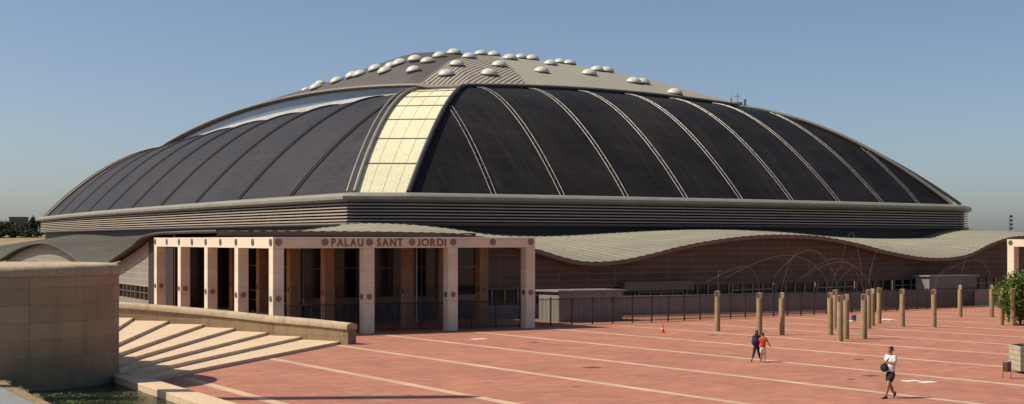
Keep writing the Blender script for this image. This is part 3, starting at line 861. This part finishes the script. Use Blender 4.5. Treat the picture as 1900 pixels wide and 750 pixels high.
obj('wall', MB().pqg(103.6, 111.0, 86.6, 88.4, -0.05, 3.15), M['greywall'], t, bevel=0.02)
obj('roof', MB().pqg(103.4, 111.2, 86.4, 88.6, 3.152, 3.3), M['mullion_pale'], t, bevel=0.01)

# ------------------------------------------------------------------ fan staircase and ramp wall
far_end = [(-9.9, 70.6), (-12.35, 72.6), (-14.6, 74.0), (-16.9, 75.6), (-19.1, 76.7), (-21.5, 77.5), (-23.9, 78.2), (-26.4, 78.8), (-29.0, 79.3)]
near_end = [(-14.2, 48.7), (-14.95, 48.9), (-15.5, 49.0), (-15.95, 49.1), (-16.35, 49.0), (-16.7, 49.0), (-17.1, 49.2), (-17.6, 49.4), (-18.2, 49.8)]
st = thing('fan_staircase', (-20, 65, G(-20, 65)), 'fan of seven wide cream stone steps between the drum and the ramp wall', 'steps')
RH = 0.17
for i in range(8):
    a, b_ = near_end[i], far_end[i]
    off = 0.6
    if i < 7:
        c, d = far_end[i+1], near_end[i+1]
        ov = 0.25
        c = (c[0]-ov, c[1]); d = (d[0]-ov, d[1])
        fb = (b_[0], b_[1]+0.5); fc = (c[0], c[1]+0.5)
    else:
        c = (-45, 82); d = (-45, 49.5); fb = (b_[0], b_[1]+0.5); fc = c
    poly = [a, b_, fb, fc, d]
    z1 = RH*(i+1)
    mb = MB(); mb.hexa([(x, y, G(x, y)-0.05) for x, y in reversed(poly)][::-1], [(x, y, G(x, y)+z1) for x, y in poly])
    obj('step', mb, M['step'], st, bevel=0.015)
# ramp wall with rounded coping
wl = [(-9.15, 70.9), (-11.5, 72.5), (-14.6, 74.3), (-16.9, 75.9), (-19.1, 77.0), (-21.5, 77.8), (-23.9, 78.5), (-26.4, 79.1), (-30, 79.8), (-38, 81)]
rw = thing('ramp_wall', (-20, 77, G(-20, 77)), 'low curved stone wall with rounded coping climbing behind the steps', 'wall')
def wall_h(i): return 0.98+min(i, 8)*0.150
mb = MB(); cp = MB(); rows_in = []
def off_pt(i, o):
    a = Vector(wl[max(0, i-1)]); b = Vector(wl[min(len(wl)-1, i+1)]); d = (b-a).normalized(); n = Vector((-d.y, d.x))
    return Vector(wl[i])+n*o   # n points towards -Y side when walking to -X
sec = [(-0.35, -0.1), (-0.35, 1.0), (0.35, 1.0), (0.35, -0.1)]
rows = []
for o, k in sec:
    r = []
    for i in range(len(wl)):
        v = off_pt(i, o); z = G(v.x, v.y)
        r.append((v.x, v.y, z-0.1 if k < 0 else z+wall_h(i)-0.12))
    rows.append(r)
mb.grid(rows)
mb.add([rows[0][0], rows[1][0], rows[2][0], rows[3][0]], [(0, 1, 2, 3)])
obj('wall', mb, M['wallstone'], rw)
csec = [(-0.44, -0.13), (-0.46, 0.0), (-0.40, 0.14), (-0.22, 0.22), (0.0, 0.25), (0.22, 0.22), (0.40, 0.14), (0.46, 0.0), (0.44, -0.13)]
rows = []
for o, k in csec:
    r = []
    for i in range(len(wl)):
        v = off_pt(i, o); r.append((v.x, v.y, G(v.x, v.y)+wall_h(i)+k))
    rows.append(r)
mb = MB().grid(rows)
mb.add([r[0] for r in rows], [tuple(range(len(rows)))])
mb.grid([rows[0], rows[-1]])
obj('coping', mb, M['coping'], rw, smooth=True)

# ------------------------------------------------------------------ round drum, pool, slab
DC = (-19.8, 48.4); DR = 4.25; gz = G(*DC)
def drum_mat():
    m, nt, b = newmat('drum_stone')
    tc = node(nt, 'ShaderNodeTexCoord')
    sp = node(nt, 'ShaderNodeSeparateXYZ'); nt.links.new(tc.outputs['Object'], sp.inputs[0])
    at = node(nt, 'ShaderNodeMath', operation='ARCTAN2'); nt.links.new(sp.outputs[1], at.inputs[0]); nt.links.new(sp.outputs[0], at.inputs[1])
    mu = node(nt, 'ShaderNodeMath', operation='MULTIPLY'); nt.links.new(at.outputs[0], mu.inputs[0]); mu.inputs[1].default_value = DR
    cb = node(nt, 'ShaderNodeCombineXYZ'); nt.links.new(mu.outputs[0], cb.inputs[0]); nt.links.new(sp.outputs[2], cb.inputs[1])
    br = node(nt, 'ShaderNodeTexBrick'); nt.links.new(cb.outputs[0], br.inputs['Vector']); br.offset = 0.0
    br.inputs['Scale'].default_value = 1; br.inputs['Brick Width'].default_value = 2.1; br.inputs['Row Height'].default_value = 0.64
    br.inputs['Mortar Size'].default_value = 0.011; br.inputs['Mortar Smooth'].default_value = 0.6
    br.inputs['Color1'].default_value = (0.46, 0.315, 0.175, 1); br.inputs['Color2'].default_value = (0.35, 0.24, 0.135, 1); br.inputs['Mortar'].default_value = (0.20, 0.13, 0.085, 1)
    col = mixc(nt, ramp(nt, noise_n(nt, 0.7, 6, 0.7), 0.3, 0.75), br.outputs['Color'], mixc(nt, 0.3, br.outputs['Color'], (0.10, 0.09, 0.06)))
    mp = node(nt, 'ShaderNodeMapping'); nt.links.new(tc.outputs['Object'], mp.inputs['Vector']); mp.inputs['Scale'].default_value = (1, 1, 0.08)
    col = mixc(nt, ramp(nt, noise_n(nt, 2.5, 4, 0.6, mp.outputs[0]), 0.5, 0.8), col, mixc(nt, 0.35, col, (0.06, 0.05, 0.03)))
    # lower courses shift to a darker olive tone with an uneven edge
    ad = node(nt, 'ShaderNodeMath', operation='ADD'); nt.links.new(sp.outputs[2], ad.inputs[0])
    ns_ = node(nt, 'ShaderNodeMath', operation='MULTIPLY'); nt.links.new(noise_n(nt, 0.9, 5, 0.7), ns_.inputs[0]); ns_.inputs[1].default_value = 2.6
    nt.links.new(ns_.outputs[0], ad.inputs[1])
    col = mixc(nt, ramp(nt, ad.outputs[0], 3.4, 1.0), col, (0.115, 0.105, 0.065))
    nt.links.new(col, b.inputs['Base Color']); b.inputs['Roughness'].default_value = 0.85
    bump(nt, b, br.outputs['Fac'], -0.5, 0.02)
    return m
M['drum'] = drum_mat()
dr = thing('stone_drum', (DC[0], DC[1], gz), 'big round drum wall of coursed tan stone at the left picture edge', 'wall')
ztop = 5.36-gz
obj('wall', MB().lathe((0, 0, 0), [(DR, -0.3), (DR, ztop-0.42)], 96), M['drum'], dr, local=True, smooth=True)
obj('coping', MB().lathe((0, 0, 0), [(DR+0.0, ztop-0.418), (DR+0.06, ztop-0.40), (DR+0.08, ztop-0.22), (DR+0.02, ztop-0.08), (DR-0.12, ztop), (DR-0.55, ztop+0.02), (0.1, ztop+0.05)], 96), M['coping'], dr, local=True, smooth=True)
# tall mast standing on the slab just outside the frame; it throws the thin shadow over the plaza
MX, MY = -21.3, 41.9
ms = thing('tall_mast', (MX, MY, G(MX, MY)+0.5), 'tall round stone mast on the grey slab just beyond the left picture edge', 'mast')
obj('shaft', MB().lathe((0, 0, 0), [(0.5, -0.1), (0.5, 22.2), (0.48, 22.9), (0.3, 23.3), (0.05, 23.4)], 20), M['coping'], ms, local=True, smooth=True)
obj('collar', MB().lathe((0, 0, 0), [(0.62, 0.02), (0.62, 0.35), (0.52, 0.4)], 20), M['coping'], ms, local=True)
# pool with kerb
kb = thing('pool_kerb', WG(12.4, 40), 'pale stone kerb of the pool beside the round drum', 'kerb')
mb = MB(); mb.pqg(12.0, 12.95, 20, 50.2, -0.05, 0.30)
obj('kerb_stone', mb, M['step'], kb, bevel=0.03)
rows = [[WG(p, q, 0.035) for q in (20, 28, 36, 44, 50, 56)] for p in (12.0, 10, 7.3)]
tag(obj('water', MB().grid(rows), M['water']), kind='structure')
sl = tag(obj('grey_slab', (lambda mb: [mb.pqg(-6, 7.15, 20, 46.6, -0.05, 0.52), mb][1])(MB()), M['greyslab'], origin=WG(0, 35), bevel=0.03), 'smooth grey slab edge in the bottom left corner beside the pool', 'ledge')
tag(obj('slab_border', (lambda mb: [mb.pqg(7.155, 7.6, 20, 47.4, -0.05, 0.50), mb][1])(MB()), M['wallstone'], origin=WG(7.3, 35)), 'narrow stone border between the grey slab and the pool', 'kerb')
rnd = random.Random(3); mb = MB()
for i in range(2200):
    p = 7.25+rnd.random()*0.5; q = 30+rnd.random()*17.6
    x, y, z = WG(p, q, 0.46)
    if noise.noise((x*0.9, y*0.9, 0)) < 0.05: continue
    h = rnd.uniform(0.02, 0.12); a = rnd.uniform(0, 2*pi); l = rnd.uniform(0.02, 0.16); s = 0.012
    mb.add([(x-s, y, z), (x+s, y, z), (x+l*cos(a), y+l*sin(a), z+h)], [(0, 1, 2)])
tag(obj('dry_grass', mb, M['grass']), 'dry grass and moss along the pool border', 'grass', kind='stuff')
# waterweed
mb = MB()
for i in range(1600):
    p = rnd.uniform(7.7, 11.95); q = rnd.uniform(33, 47)
    x, y, z = WG(p, q, 0.045)
    if noise.noise((x*0.8, y*0.8, 3)) < 0.0: continue
    a = rnd.uniform(0, pi); s = rnd.uniform(0.02, 0.06)
    mb.add([(x-s, y, z), (x, y-s, z+0.01), (x+s, y, z+0.015), (x, y+s, z+0.02)], [(0, 1, 2, 3)])
tag(obj('water_weed', mb, M['leaf']), 'floating green weed on the pool water', 'weed', kind='stuff')

# ------------------------------------------------------------------ posts on the plaza with thin wires
posts = [(1331, 614.6), (1409, 622.5), (1450.4, 621.8), (1540.6, 621.8), (1549.8, 609.6), (1558.6, 633.6), (1569.6, 629.8), (1603, 628.8), (1611.5, 609.6),
         (1618.5, 604.8), (1631, 600.6), (1674.3, 606.4), (1733, 607.4), (1781.5, 588.8), (1840, 588.8), (1858, 603.3), (1879, 604.5)]
plabels = ['leftmost tan post on the plaza, standing alone before the fence', 'tan post directly behind the walking couple', 'tan post just right of the walking couple',
 'left front post of the tight cluster of tan posts', 'far post seen between the two leftmost posts of the cluster', 'nearest post, front of the cluster, its foot lowest on the plaza',
 'post right beside the nearest post in the cluster', 'thick looking front post at the right of the cluster, with a long shadow', 'post half hidden behind the right front post of the cluster',
 'thin far post right of the cluster\'s right front post', 'farthest post at the right end of the cluster, near the white litter', 'single post right of the cluster, in open plaza',
 'single post in open plaza between the cluster and the far pair', 'distant post at the fence foot, left one of the far pair', 'distant post just left of the bush',
 'tan post partly behind the left side of the bush', 'tan post almost hidden under the bush']
PHT = 2.74
root = thing('tan_post', (0, 0, 0), 'x', 'post', 'tan posts standing on the plaza')
obj('shaft', MB().lathe((0, 0, 0), [(0.195, -0.05), (0.19, 0.1), (0.18, PHT-0.38), (0.168, PHT-0.35)], 20), M['pillar'], root, local=True, smooth=True)
cap = obj('cap', MB().box(-0.10, 0.15, -0.12, 0.12, PHT-0.36, PHT), M['pillar_cap'], root, local=True, bevel=0.015)
obj('bracket', MB().box(-0.17, -0.11, -0.13, 0.13, PHT-0.36, PHT-0.02), M['pillar_cap_dark'], root, local=True)
postobj = []
for k, ((u, v), lb) in enumerate(zip(posts, plabels)):
    x, y = gpt(u, v)
    if k == 0:
        o = root; o.location = (x, y, G(x, y)); o['label'] = lb
    else: o = dup(root, (x, y, G(x, y)), lb, rz=0, scale=1.0)
    o.rotation_euler = (random.uniform(-0.008, 0.008), random.uniform(-0.008, 0.008), random.uniform(-0.5, 0.5))
    postobj.append(o)
def wire(k, dx, dy, h, drop, lean=0.5):
    o = postobj[k]; pts = []
    for i in range(25):
        t = i/24
        a = t*pi*0.86
        # springy arch: quick rise, rounded head, long fall
        x = dx*(t**(1+lean)); y = dy*(t**(1+lean)); z = PHT-0.1+0.62*h*sin(a)*(1-0.15*t)
        if drop: z -= 0
        pts.append((x, y, z))
    obj('wire', MB().tube(pts, 0.0085, 5), M['wire'], o, local=True, smooth=True)
wire(0, 1.2, 2.0, 2.6, 0); wire(1, -3.2, 1.5, 3.1, 0, 1.2); wire(2, 3.5, 3, 5.2, 0); wire(3, -6.5, 2, 4.4, 0, 0.6); 
wire(5, -2.8, 3, 4.9, 0, 0.4); wire(7, -3.8, 1, 4.0, 0, 0.5); wire(8, 5.6, 2, 5.6, 0, 0.7); wire(9, -5.2, 1, 3.6, 0, 0.3)
wire(10, -6.0, -2, 3.2, 0, 0.2); wire(7, -0.8, 2, 6.8, 0, 0.1); wire(13, 2.0, 2, 5.8, 0, 0.2); wire(14, -4.2, 0, 4.0, 0, 0.9)
wire(12, 4.0, 2, 3.0, 0); wire(3, 1.8, 1.0, 3.1, 0, .2)

# ------------------------------------------------------------------ bush at right
bx, by = gpt(1893, 603); bz = G(bx, by)
t = thing('bush', (bx, by, bz), 'dense green bush at the right picture edge behind the pale box', 'bush')
tr = MB()
for s in ((0, 0), (0.35, 0.1), (-0.5, -0.1)): tr.tube([(s[0], s[1], -0.05), (s[0]*1.2, s[1], 0.8), (s[0]*2.2, s[1]*2, 1.9)], [0.09, 0.07, 0.04], 7)
obj('trunk', tr, M['bark'], t, local=True)
mb = MB()
leaf_cloud(mb, (0.3, 0, 2.15), (2.35, 1.9, 1.95), 30000, 0.10, 21, clumps=40)
obj('crown', mb, M['leaf'], t, local=True)

# ------------------------------------------------------------------ small things
x, y = gpt(1229, 617.5)
t = thing('traffic_cone', (x, y, G(x, y)), 'small orange traffic cone alone on the plaza near the fence', 'cone')
obj('base', MB().box(-0.2, 0.2, -0.2, 0.2, 0, 0.04), M['cone'], t, local=True, bevel=0.01)
obj('body', MB().lathe((0, 0, 0), [(0.16, 0.04), (0.115, 0.2), (0.07, 0.4), (0.035, 0.56), (0.02, 0.57)], 18), M['cone'], t, local=True, smooth=True)
obj('band', MB().lathe((0, 0, 0), [(0.112, 0.22), (0.088, 0.34)], 18), M['cone_white'], t, local=True)
x, y = gpt(1584, 596)
t = thing('blue_bin', (x, y, G(x, y)), 'small dark blue bin standing among the far posts', 'bin')
obj('body', MB().lathe((0, 0, 0), [(0.17, 0), (0.2, 0.36), (0.21, 0.40)], 16), M['blue'], t, local=True, smooth=True)
obj('lid', MB().lathe((0, 0, 0), [(0.22, 0.401), (0.22, 0.45), (0.1, 0.5)], 16), M['blue'], t, local=True)
def litter(u, v, w, d, lb, seed):
    rnd = random.Random(seed); x, y = gpt(u, v); rows = []
    for i in range(7):
        rows.append([((j/6-0.5)*w+rnd.uniform(-.03, .03), (i/6-0.5)*d+rnd.uniform(-.05, .05), 0.012+rnd.uniform(0, 0.05)) for j in range(7)])
    rows2 = [[(a, b, c+0.008) for a, b, c in r] for r in rows]
    mb = MB().grid(rows2); mb.grid([r[::-1] for r in rows])
    o = obj('plastic_sheet', mb, M['white_flat'], local=True, smooth=True); o.location = (x, y, G(x, y)); tag(o, lb, 'sheet')
litter(1575, 596.5, 0.7, 1.2, 'crumpled white plastic sheet beside the blue bin', 1)
litter(1644, 594, 1.1, 1.5, 'crumpled white plastic sheet right of the farthest post of the cluster', 2)
# flat white panels on the paving
def panel(name, u, v, w, d, mat, lb, cat, rz=0.35, th=0.02):
    x, y = gpt(u, v)
    o = obj(name, MB().box(-w/2, w/2, -d/2, d/2, 0.002, th), mat, local=True, bevel=0.004)
    o.location = (x, y, G(x, y)); o.rotation_euler = (-0.0174, 0, rz); tag(o, lb, cat)
panel('white_panel', 1691, 707.5, 0.62, 0.5, M['white_flat'], 'left one of two white flat panels on the paving near the man', 'panel')
panel('white_panel', 1722, 709.5, 0.62, 0.5, M['white_flat'], 'right one of two white flat panels on the paving near the man', 'panel')
panel('white_panel', 890, 629.5, 0.9, 0.7, M['white_flat'], 'pale flat panel on the paving in front of the portico', 'panel', 0.5)
panel('drain_cover', 1097, 682, 0.75, 0.55, M['cover'], 'dark drain cover in the middle of the plaza', 'drain cover', 0.5, 0.012)
panel('drain_cover', 1614, 697.5, 0.5, 0.45, M['cover'], 'darker drain cover just left of the man with the bag', 'drain cover', 0.5, 0.012)
panel('drain_cover', 1578, 704, 0.25, 0.3, M['cover'], 'smallest drain cover left of the man with the bag', 'drain cover', 0.5, 0.012)
panel('drain_cover', 1592, 667, 0.45, 0.4, M['cover'], 'drain cover on the stripe between the couple and the man', 'drain cover', 0.5, 0.012)
panel('drain_cover', 990, 636, 0.4, 0.5, M['cover'], 'small drain cover on the plaza right of the portico', 'drain cover', 0.5, 0.012)
panel('drain_cover', 1322, 622, 0.5, 0.5, M['cover'], 'dark drain cover at the foot of the leftmost post', 'drain cover', 0.5, 0.012)
# litter bin on two legs
x, y = gpt(1868.5, 702)
t = thing('litter_bin', (x, y, G(x, y)), 'brown metal litter bin on two thin legs beside the pale box', 'bin')
obj('bucket', MB().lathe((0, 0, 0), [(0.12, 0.27), (0.145, 0.29), (0.15, 0.66)], 20), M['bin'], t, local=True, smooth=True)
obj('rim', MB().lathe((0, 0, 0), [(0.158, 0.66), (0.16, 0.70), (0.13, 0.71), (0.12, 0.67)], 20), M['bin_rim'], t, local=True)
for s in (-1, 1):
    obj('leg', MB().tube([(s*0.16, 0, -0.02), (s*0.16, 0, 0.72)], 0.014, 6), M['bin'], t, local=True)
# pale slatted box
x, y = gpt(1893, 694)
t = thing('slatted_box', (x, y, G(x, y)), 'large pale slatted planter box cut by the right picture edge', 'planter')
for k in range(5):
    z0 = 0.10+k*0.215
    obj('board', MB().box(0, 1.7, 0, 1.2, z0, z0+0.2), M['planter'], t, local=True, bevel=0.012)
obj('core', MB().box(0.03, 1.67, 0.03, 1.17, 0.08, 1.16), M['cover'], t, local=True)
obj('foot', MB().box(0.28, 0.75, -0.02, 0.3, -0.03, 0.12), M['black_cloth'], t, local=True)
obj('foot', MB().box(1.2, 1.6, 0.1, 0.4, -0.03, 0.12), M['black_cloth'], t, local=True)
obj('soil', MB().box(0.35, 1.6, 0.1, 1.1, 1.16, 1.2), M['cover'], t, local=True)
# floodlight mast beyond the podium roof
x, y = (1873.5-950)/2300*230, 230
t = thing('floodlight_mast', (x, y, -2.5), 'thin far floodlight mast rising behind the roof at the right', 'mast')
obj('pole', MB().tube([(0, 0, 0), (0, 0, 13.2)], [0.16, 0.09], 8), M['mast'], t, local=True)
for k in range(4):
    z = 10.9+k*0.75
    obj('floodlight', MB().box(0.05, 0.5, -0.2, 0.15, z-0.2, z+0.2), M['rail_dark'], t, local=True)

# ------------------------------------------------------------------ people
def skin(name, V, E, R, mat, parent, sub=1, root_i=0):
    me = bpy.data.meshes.new(name); me.from_pydata(V, E, [])
    o = bpy.data.objects.new(name, me); C.objects.link(o)
    m = o.modifiers.new('s', 'SKIN'); m.use_smooth_shade = True
    for i, sv in enumerate(me.skin_vertices[0].data):
        r = R[i]; sv.radius = r if isinstance(r, tuple) else (r, r); sv.use_root = (i == root_i)
    s = o.modifiers.new('u', 'SUBSURF'); s.levels = sub; s.render_levels = sub
    dg = bpy.context.evaluated_depsgraph_get(); dg.update()
    nm = bpy.data.meshes.new_from_object(o.evaluated_get(dg))
    bpy.data.objects.remove(o)
    nm.name = name; nm.materials.clear(); nm.materials.append(mat)
    for p in nm.polygons: p.use_smooth = True
    o = bpy.data.objects.new(name, nm); C.objects.link(o); o.parent = parent
    return o
def person(loc, rz, H, label, pose, top, bottom, hair, shoes, long_legs=False, hairlen=0, female=False):
    """local axes: x to the figure's right, y forward, z up; lengths as fractions of height H"""
    t = thing('person', loc, label, 'person', rz=rz)
    P = pose
    h = lambda *a: tuple(v*H for v in a)
    V = []; E = []; R = []
    def av(p, r, frm=None):
        V.append(h(*p)); R.append((r[0]*H, r[1]*H) if isinstance(r, tuple) else r*H)
        if frm is not None: E.append((frm, len(V)-1))
        return len(V)-1
    pel = av((0, 0, .53), (.075, .055))
    wa = av((0, 0, .62), (.066, .048), pel); ch = av((0, .005, .73), (.082, .055), wa)
    nb = av((0, 0, .815), (.05, .04), ch); nk = av((0, .01, .85), .03, nb)
    hb = av((0, .015, .885), (.040, .044), nk); hm = av((0, .018, .93), (.046, .055), hb); ht = av((0, .01, .968), (.036, .045), hm)
    nose = av((0, .068, .925), .008, hm)
    hands = []
    for s, sd in ((-1, 'L'), (1, 'R')):
        sh = av((s*.095, 0, .80), .032, nb); el = av(P['el'+sd], .029, sh); wr = av(P['wr'+sd], .020, el)
        w = Vector(P['wr'+sd]); d = (w-Vector(P['el'+sd])).normalized()
        pm = av(tuple(w+d*.03), (.02, .012), wr); hands.append((w+d*.045, d, s))
        hp = av((s*.045, 0, .50), .052, pel); kn = av(P['kn'+sd], .038, hp)
        a = Vector(P['an'+sd]); mid = Vector(P['kn'+sd]).lerp(a, .35)
        cf = av(tuple(mid), .038, kn); an = av(tuple(a), .023, cf); 
    body = skin('body', V, E, R, M['skin'], t, 2)
    for (c, d, s) in hands:
        u = d.cross(Vector((0, 0, 1)));
        if u.length < .1: u = Vector((0, 1, 0))
        u.normalize()
        fm = MB()
        for k, L in enumerate((.036, .042, .039, .03)):
            b0 = c+u*(k-1.5)*.009; e1 = b0+d*L*.55; n = u.cross(d)*.012
            fm.tube([h(*(b0-d*.01)), h(*e1), h(*(e1+d*L*.45+n))], [.0048*H, .0045*H, .003*H], 6)
        fm.tube([h(*(c-d*.03+u*.012)), h(*(c-d*.008+u*.028)), h(*(c+d*.012+u*.030))], [.006*H, .005*H, .004*H], 6)
        obj('fingers', fm, M['skin'], t, local=True, smooth=True)
    # eyes, mouth, ears
    mb = MB()
    for s in (-1, 1): mb.blob(h(s*.018, .0665, .938), h(.006, .004, .005), 8, 5)
    obj('eyes', mb, M['black_cloth'], t, local=True)
    mb = MB().blob(h(0, .064, .902), h(.013, .004, .003), 8, 4); obj('mouth', mb, M['red_cloth'], t, local=True)
    mb = MB()
    for s in (-1, 1): mb.blob(h(s*.047, .012, .926), h(.006, .012, .018), 8, 6)
    obj('ears', mb, M['skin'], t, local=True, smooth=True)
    # hair cap
    mb = MB(); mb.blob(h(0, -.002, .958), h(.049, .055, .043), 14, 9)
    if hairlen:
        mb.tube([h(0, -.02, .965), h(0, -.056, .90), h(0, -.078, .82), h(0, -.085, .76-hairlen)], [.047*H, .056*H, .055*H, .03*H], 10)
    else: mb.blob(h(0, -.03, .935), h(.045, .032, .038), 12, 8)
    obj('hair', mb, hair, t, local=True, smooth=True)
    # shirt: torso + short sleeves
    V = []; E = []; R = []
    a0 = av((0, 0, .475), (.108, .078)); a1 = av((0, 0, .60), (.098, .070), a0); a2 = av((0, .004, .72), (.112, .078), a1); a3 = av((0, 0, .80), (.078, .058), a2); a4 = av((0, .003, .828), (.038, .034), a3)
    for s, sd in ((-1, 'L'), (1, 'R')):
        b0 = av((s*.098, 0, .797), .046, a3); e = Vector((s*.098, 0, .797)).lerp(Vector(P['el'+sd]), .78); b1 = av(tuple(e), .048, b0)
    skin('shirt', V, E, R, top, t, 2)
    # trousers or shorts
    V = []; E = []; R = []
    a0 = av((0, 0, .49), (.100, .078)); a1 = av((0, 0, .565), (.090, .068), a0)
    for s, sd in ((-1, 'L'), (1, 'R')):
        b0 = av((s*.050, 0, .47), .068, a0); k = Vector(P['kn'+sd]); hp = Vector((s*.045, 0, .50))
        if long_legs:
            b1 = av(tuple(k), .044, b0); an = Vector(P['an'+sd]); b2 = av(tuple(k.lerp(an, .72)), .034, b1)
        else: b1 = av(tuple(hp.lerp(k, .95)), .064, b0)
    skin('trousers' if long_legs else 'shorts', V, E, R, bottom, t, 2)
    for s, sd in ((-1, 'L'), (1, 'R')):
        a = Vector(P['an'+sd]); lift = P.get('lift'+sd, 0.0)
        mb = MB(); x, y = a.x, a.y
        z = a.z-.036
        prof_ = [(-.035, .03, .05), (-.02, .036, .055), (.03, .034, .045), (.07, .036, .028), (.105, .028, .018)]
        rows = []
        for yy, ww, hh in prof_:
            zz = z-lift*yy*6
            rows.append([h(x-ww/1.6, y+yy, zz-.003), h(x-ww/1.8, y+yy, zz+hh*.6), h(x-ww/4, y+yy, zz+hh), h(x+ww/4, y+yy, zz+hh), h(x+ww/1.8, y+yy, zz+hh*.6), h(x+ww/1.6, y+yy, zz-.003), h(x-ww/1.6, y+yy, zz-.003)])
        mb.grid(rows); mb.add(rows[0][:6], [(0, 1, 2, 3, 4, 5)]); mb.add(rows[-1][:6], [(5, 4, 3, 2, 1, 0)])
        obj('shoe', mb, shoes, t, local=True, smooth=True)
    return t
# man with shoulder bag, walking to the left and towards us
x, y = gpt(1653, 738.5)
poseM = dict(elL=(-.125, .03, .655), wrL=(-.05, .135, .70), elR=(.13, .0, .655), wrR=(.04, .13, .67),
             knL=(-.05, .115, .30), anL=(-.055, .20, .04), knR=(.055, -.005, .285), anR=(.06, -.16, .055), liftR=0.2)
RM = radians(120)
man = person((x, y, G(x, y)), RM, 1.80, 'man in white t-shirt and black shorts carrying a shoulder bag', poseM, M['white_cloth'], M['black_cloth'], M['hair'], M['shoe'])
ca, sa = cos(RM), sin(RM)
def loc2w(o, p):
    r = o.rotation_euler[2]; c_, s_ = cos(r), sin(r)
    return (o.location.x+p[0]*c_-p[1]*s_, o.location.y+p[0]*s_+p[1]*c_, o.location.z+p[2])
bg = thing('shoulder_bag', loc2w(man, (.10, .22, .93)), 'black shoulder bag hanging in front of the man in black shorts', 'bag', rz=RM)
mb = MB(); mb.blob((0, 0, 0.12), (0.165, 0.10, 0.15), 16, 10)
mb.v = [(max(-.16, min(.16, a)), b, max(-.02, min(.25, c))) for a, b, c in mb.v]
obj('pouch', mb, M['black_cloth'], bg, local=True, smooth=True)
obj('strap', MB().tube([(.0, -.04, .24), (-.08, -.08, .40), (-.20, -.16, .53), (-.24, -.22, .56), (-.20, -.33, .50), (-.02, -.38, .30), (.06, -.30, .12), (.04, -.06, .12)], 0.022, 6), M['black_cloth'], bg, local=True, smooth=True)
# girl and boy walking away
x, y = gpt(1404, 671.5)
poseG = dict(elL=(-.125, .03, .66), wrL=(-.10, .10, .60), elR=(.125, .02, .66), wrR=(.10, .10, .60),
             knL=(-.085, -.01, .28), anL=(-.15, -.09, .045), knR=(.06, .06, .28), anR=(.12, .12, .04), liftL=0.1)
girl = person((x, y, G(x, y)), radians(-15), 1.50, 'girl with long dark hair and dark trousers walking beside the boy in red', poseG, M['navy_cloth'], M['dark_cloth'], M['hair'], M['shoe'], True, 0.05)
bp = thing('backpack', loc2w(girl, (-.06, -.15, .80)), 'navy backpack worn by the long haired girl', 'backpack', rz=radians(-15))
mb = MB(); mb.blob((0, -.04, 0.16), (0.17, 0.12, 0.22), 16, 10)
mb.v = [(a, min(b, .04), c) for a, b, c in mb.v]
obj('pack', mb, M['navy_cloth'], bp, local=True, smooth=True)
mb = MB()
for s in (-1, 1): mb.tube([(s*.09, .0, .34), (s*.1, .14, .37), (s*.11, .245, .28), (s*.12, .22, .1), (s*.10, .05, .02)], .018, 6)
obj('strap', mb, M['dark_cloth'], bp, local=True, smooth=True)
x, y = gpt(1415.5, 672.5)
poseB = dict(elL=(-.12, .05, .67), wrL=(-.11, .14, .64), elR=(.165, -.03, .67), wrR=(.25, -.02, .54),
             knL=(-.045, .04, .28), anL=(-.05, .02, .04), knR=(.05, .03, .28), anR=(.055, -.07, .05), liftR=0.1)
boy = person((x, y, G(x, y)), radians(-10), 1.40, 'boy in red t-shirt and pale shorts walking away beside the girl', poseB, M['red_cloth'], M['pale_cloth'], M['hair'], M['sole'])

# ------------------------------------------------------------------ light, sky, camera
EL = radians(50); az = math.atan2(-0.9968, -0.08)     # clockwise from +Y
S = Vector((-0.9968*cos(EL), -0.08*cos(EL), sin(EL))).normalized()
sd = bpy.data.lights.new('sun', 'SUN'); sd.energy = 4.3; sd.angle = radians(0.5); sd.color = (1.0, 0.90, 0.74)
so = bpy.data.objects.new('sun', sd); C.objects.link(so); so.location = (0, 0, 100)
so.rotation_euler = S.to_track_quat('Z', 'Y').to_euler()
w = bpy.data.worlds.new('World'); SC.world = w; w.use_nodes = True
nt = w.node_tree; bgn = nt.nodes['Background']
sk = nt.nodes.new('ShaderNodeTexSky'); sk.sky_type = 'NISHITA'; sk.sun_disc = False
sk.sun_elevation = EL; sk.sun_rotation = az % (2*pi)
sk.air_density = 0.75; sk.dust_density = 1.4; sk.ozone_density = 1.4; sk.altitude = 0
nt.links.new(sk.outputs[0], bgn.inputs['Color']); bgn.inputs['Strength'].default_value = 0.086
cam = bpy.data.cameras.new('camera'); co = bpy.data.objects.new('camera', cam); C.objects.link(co)
co.location = (0, 0, CZ); co.rotation_euler = (pi/2, 0, 0)
cam.sensor_width = 36; cam.lens = 36*2300/1900; cam.shift_y = 70/1900; cam.clip_end = 6000; cam.clip_start = 0.5
SC.camera = co
SC.view_settings.view_transform = 'Standard'; SC.view_settings.look = 'None'
SC.view_settings.exposure = 0.35; SC.view_settings.gamma = 1; SC.view_settings.use_curve_mapping = False
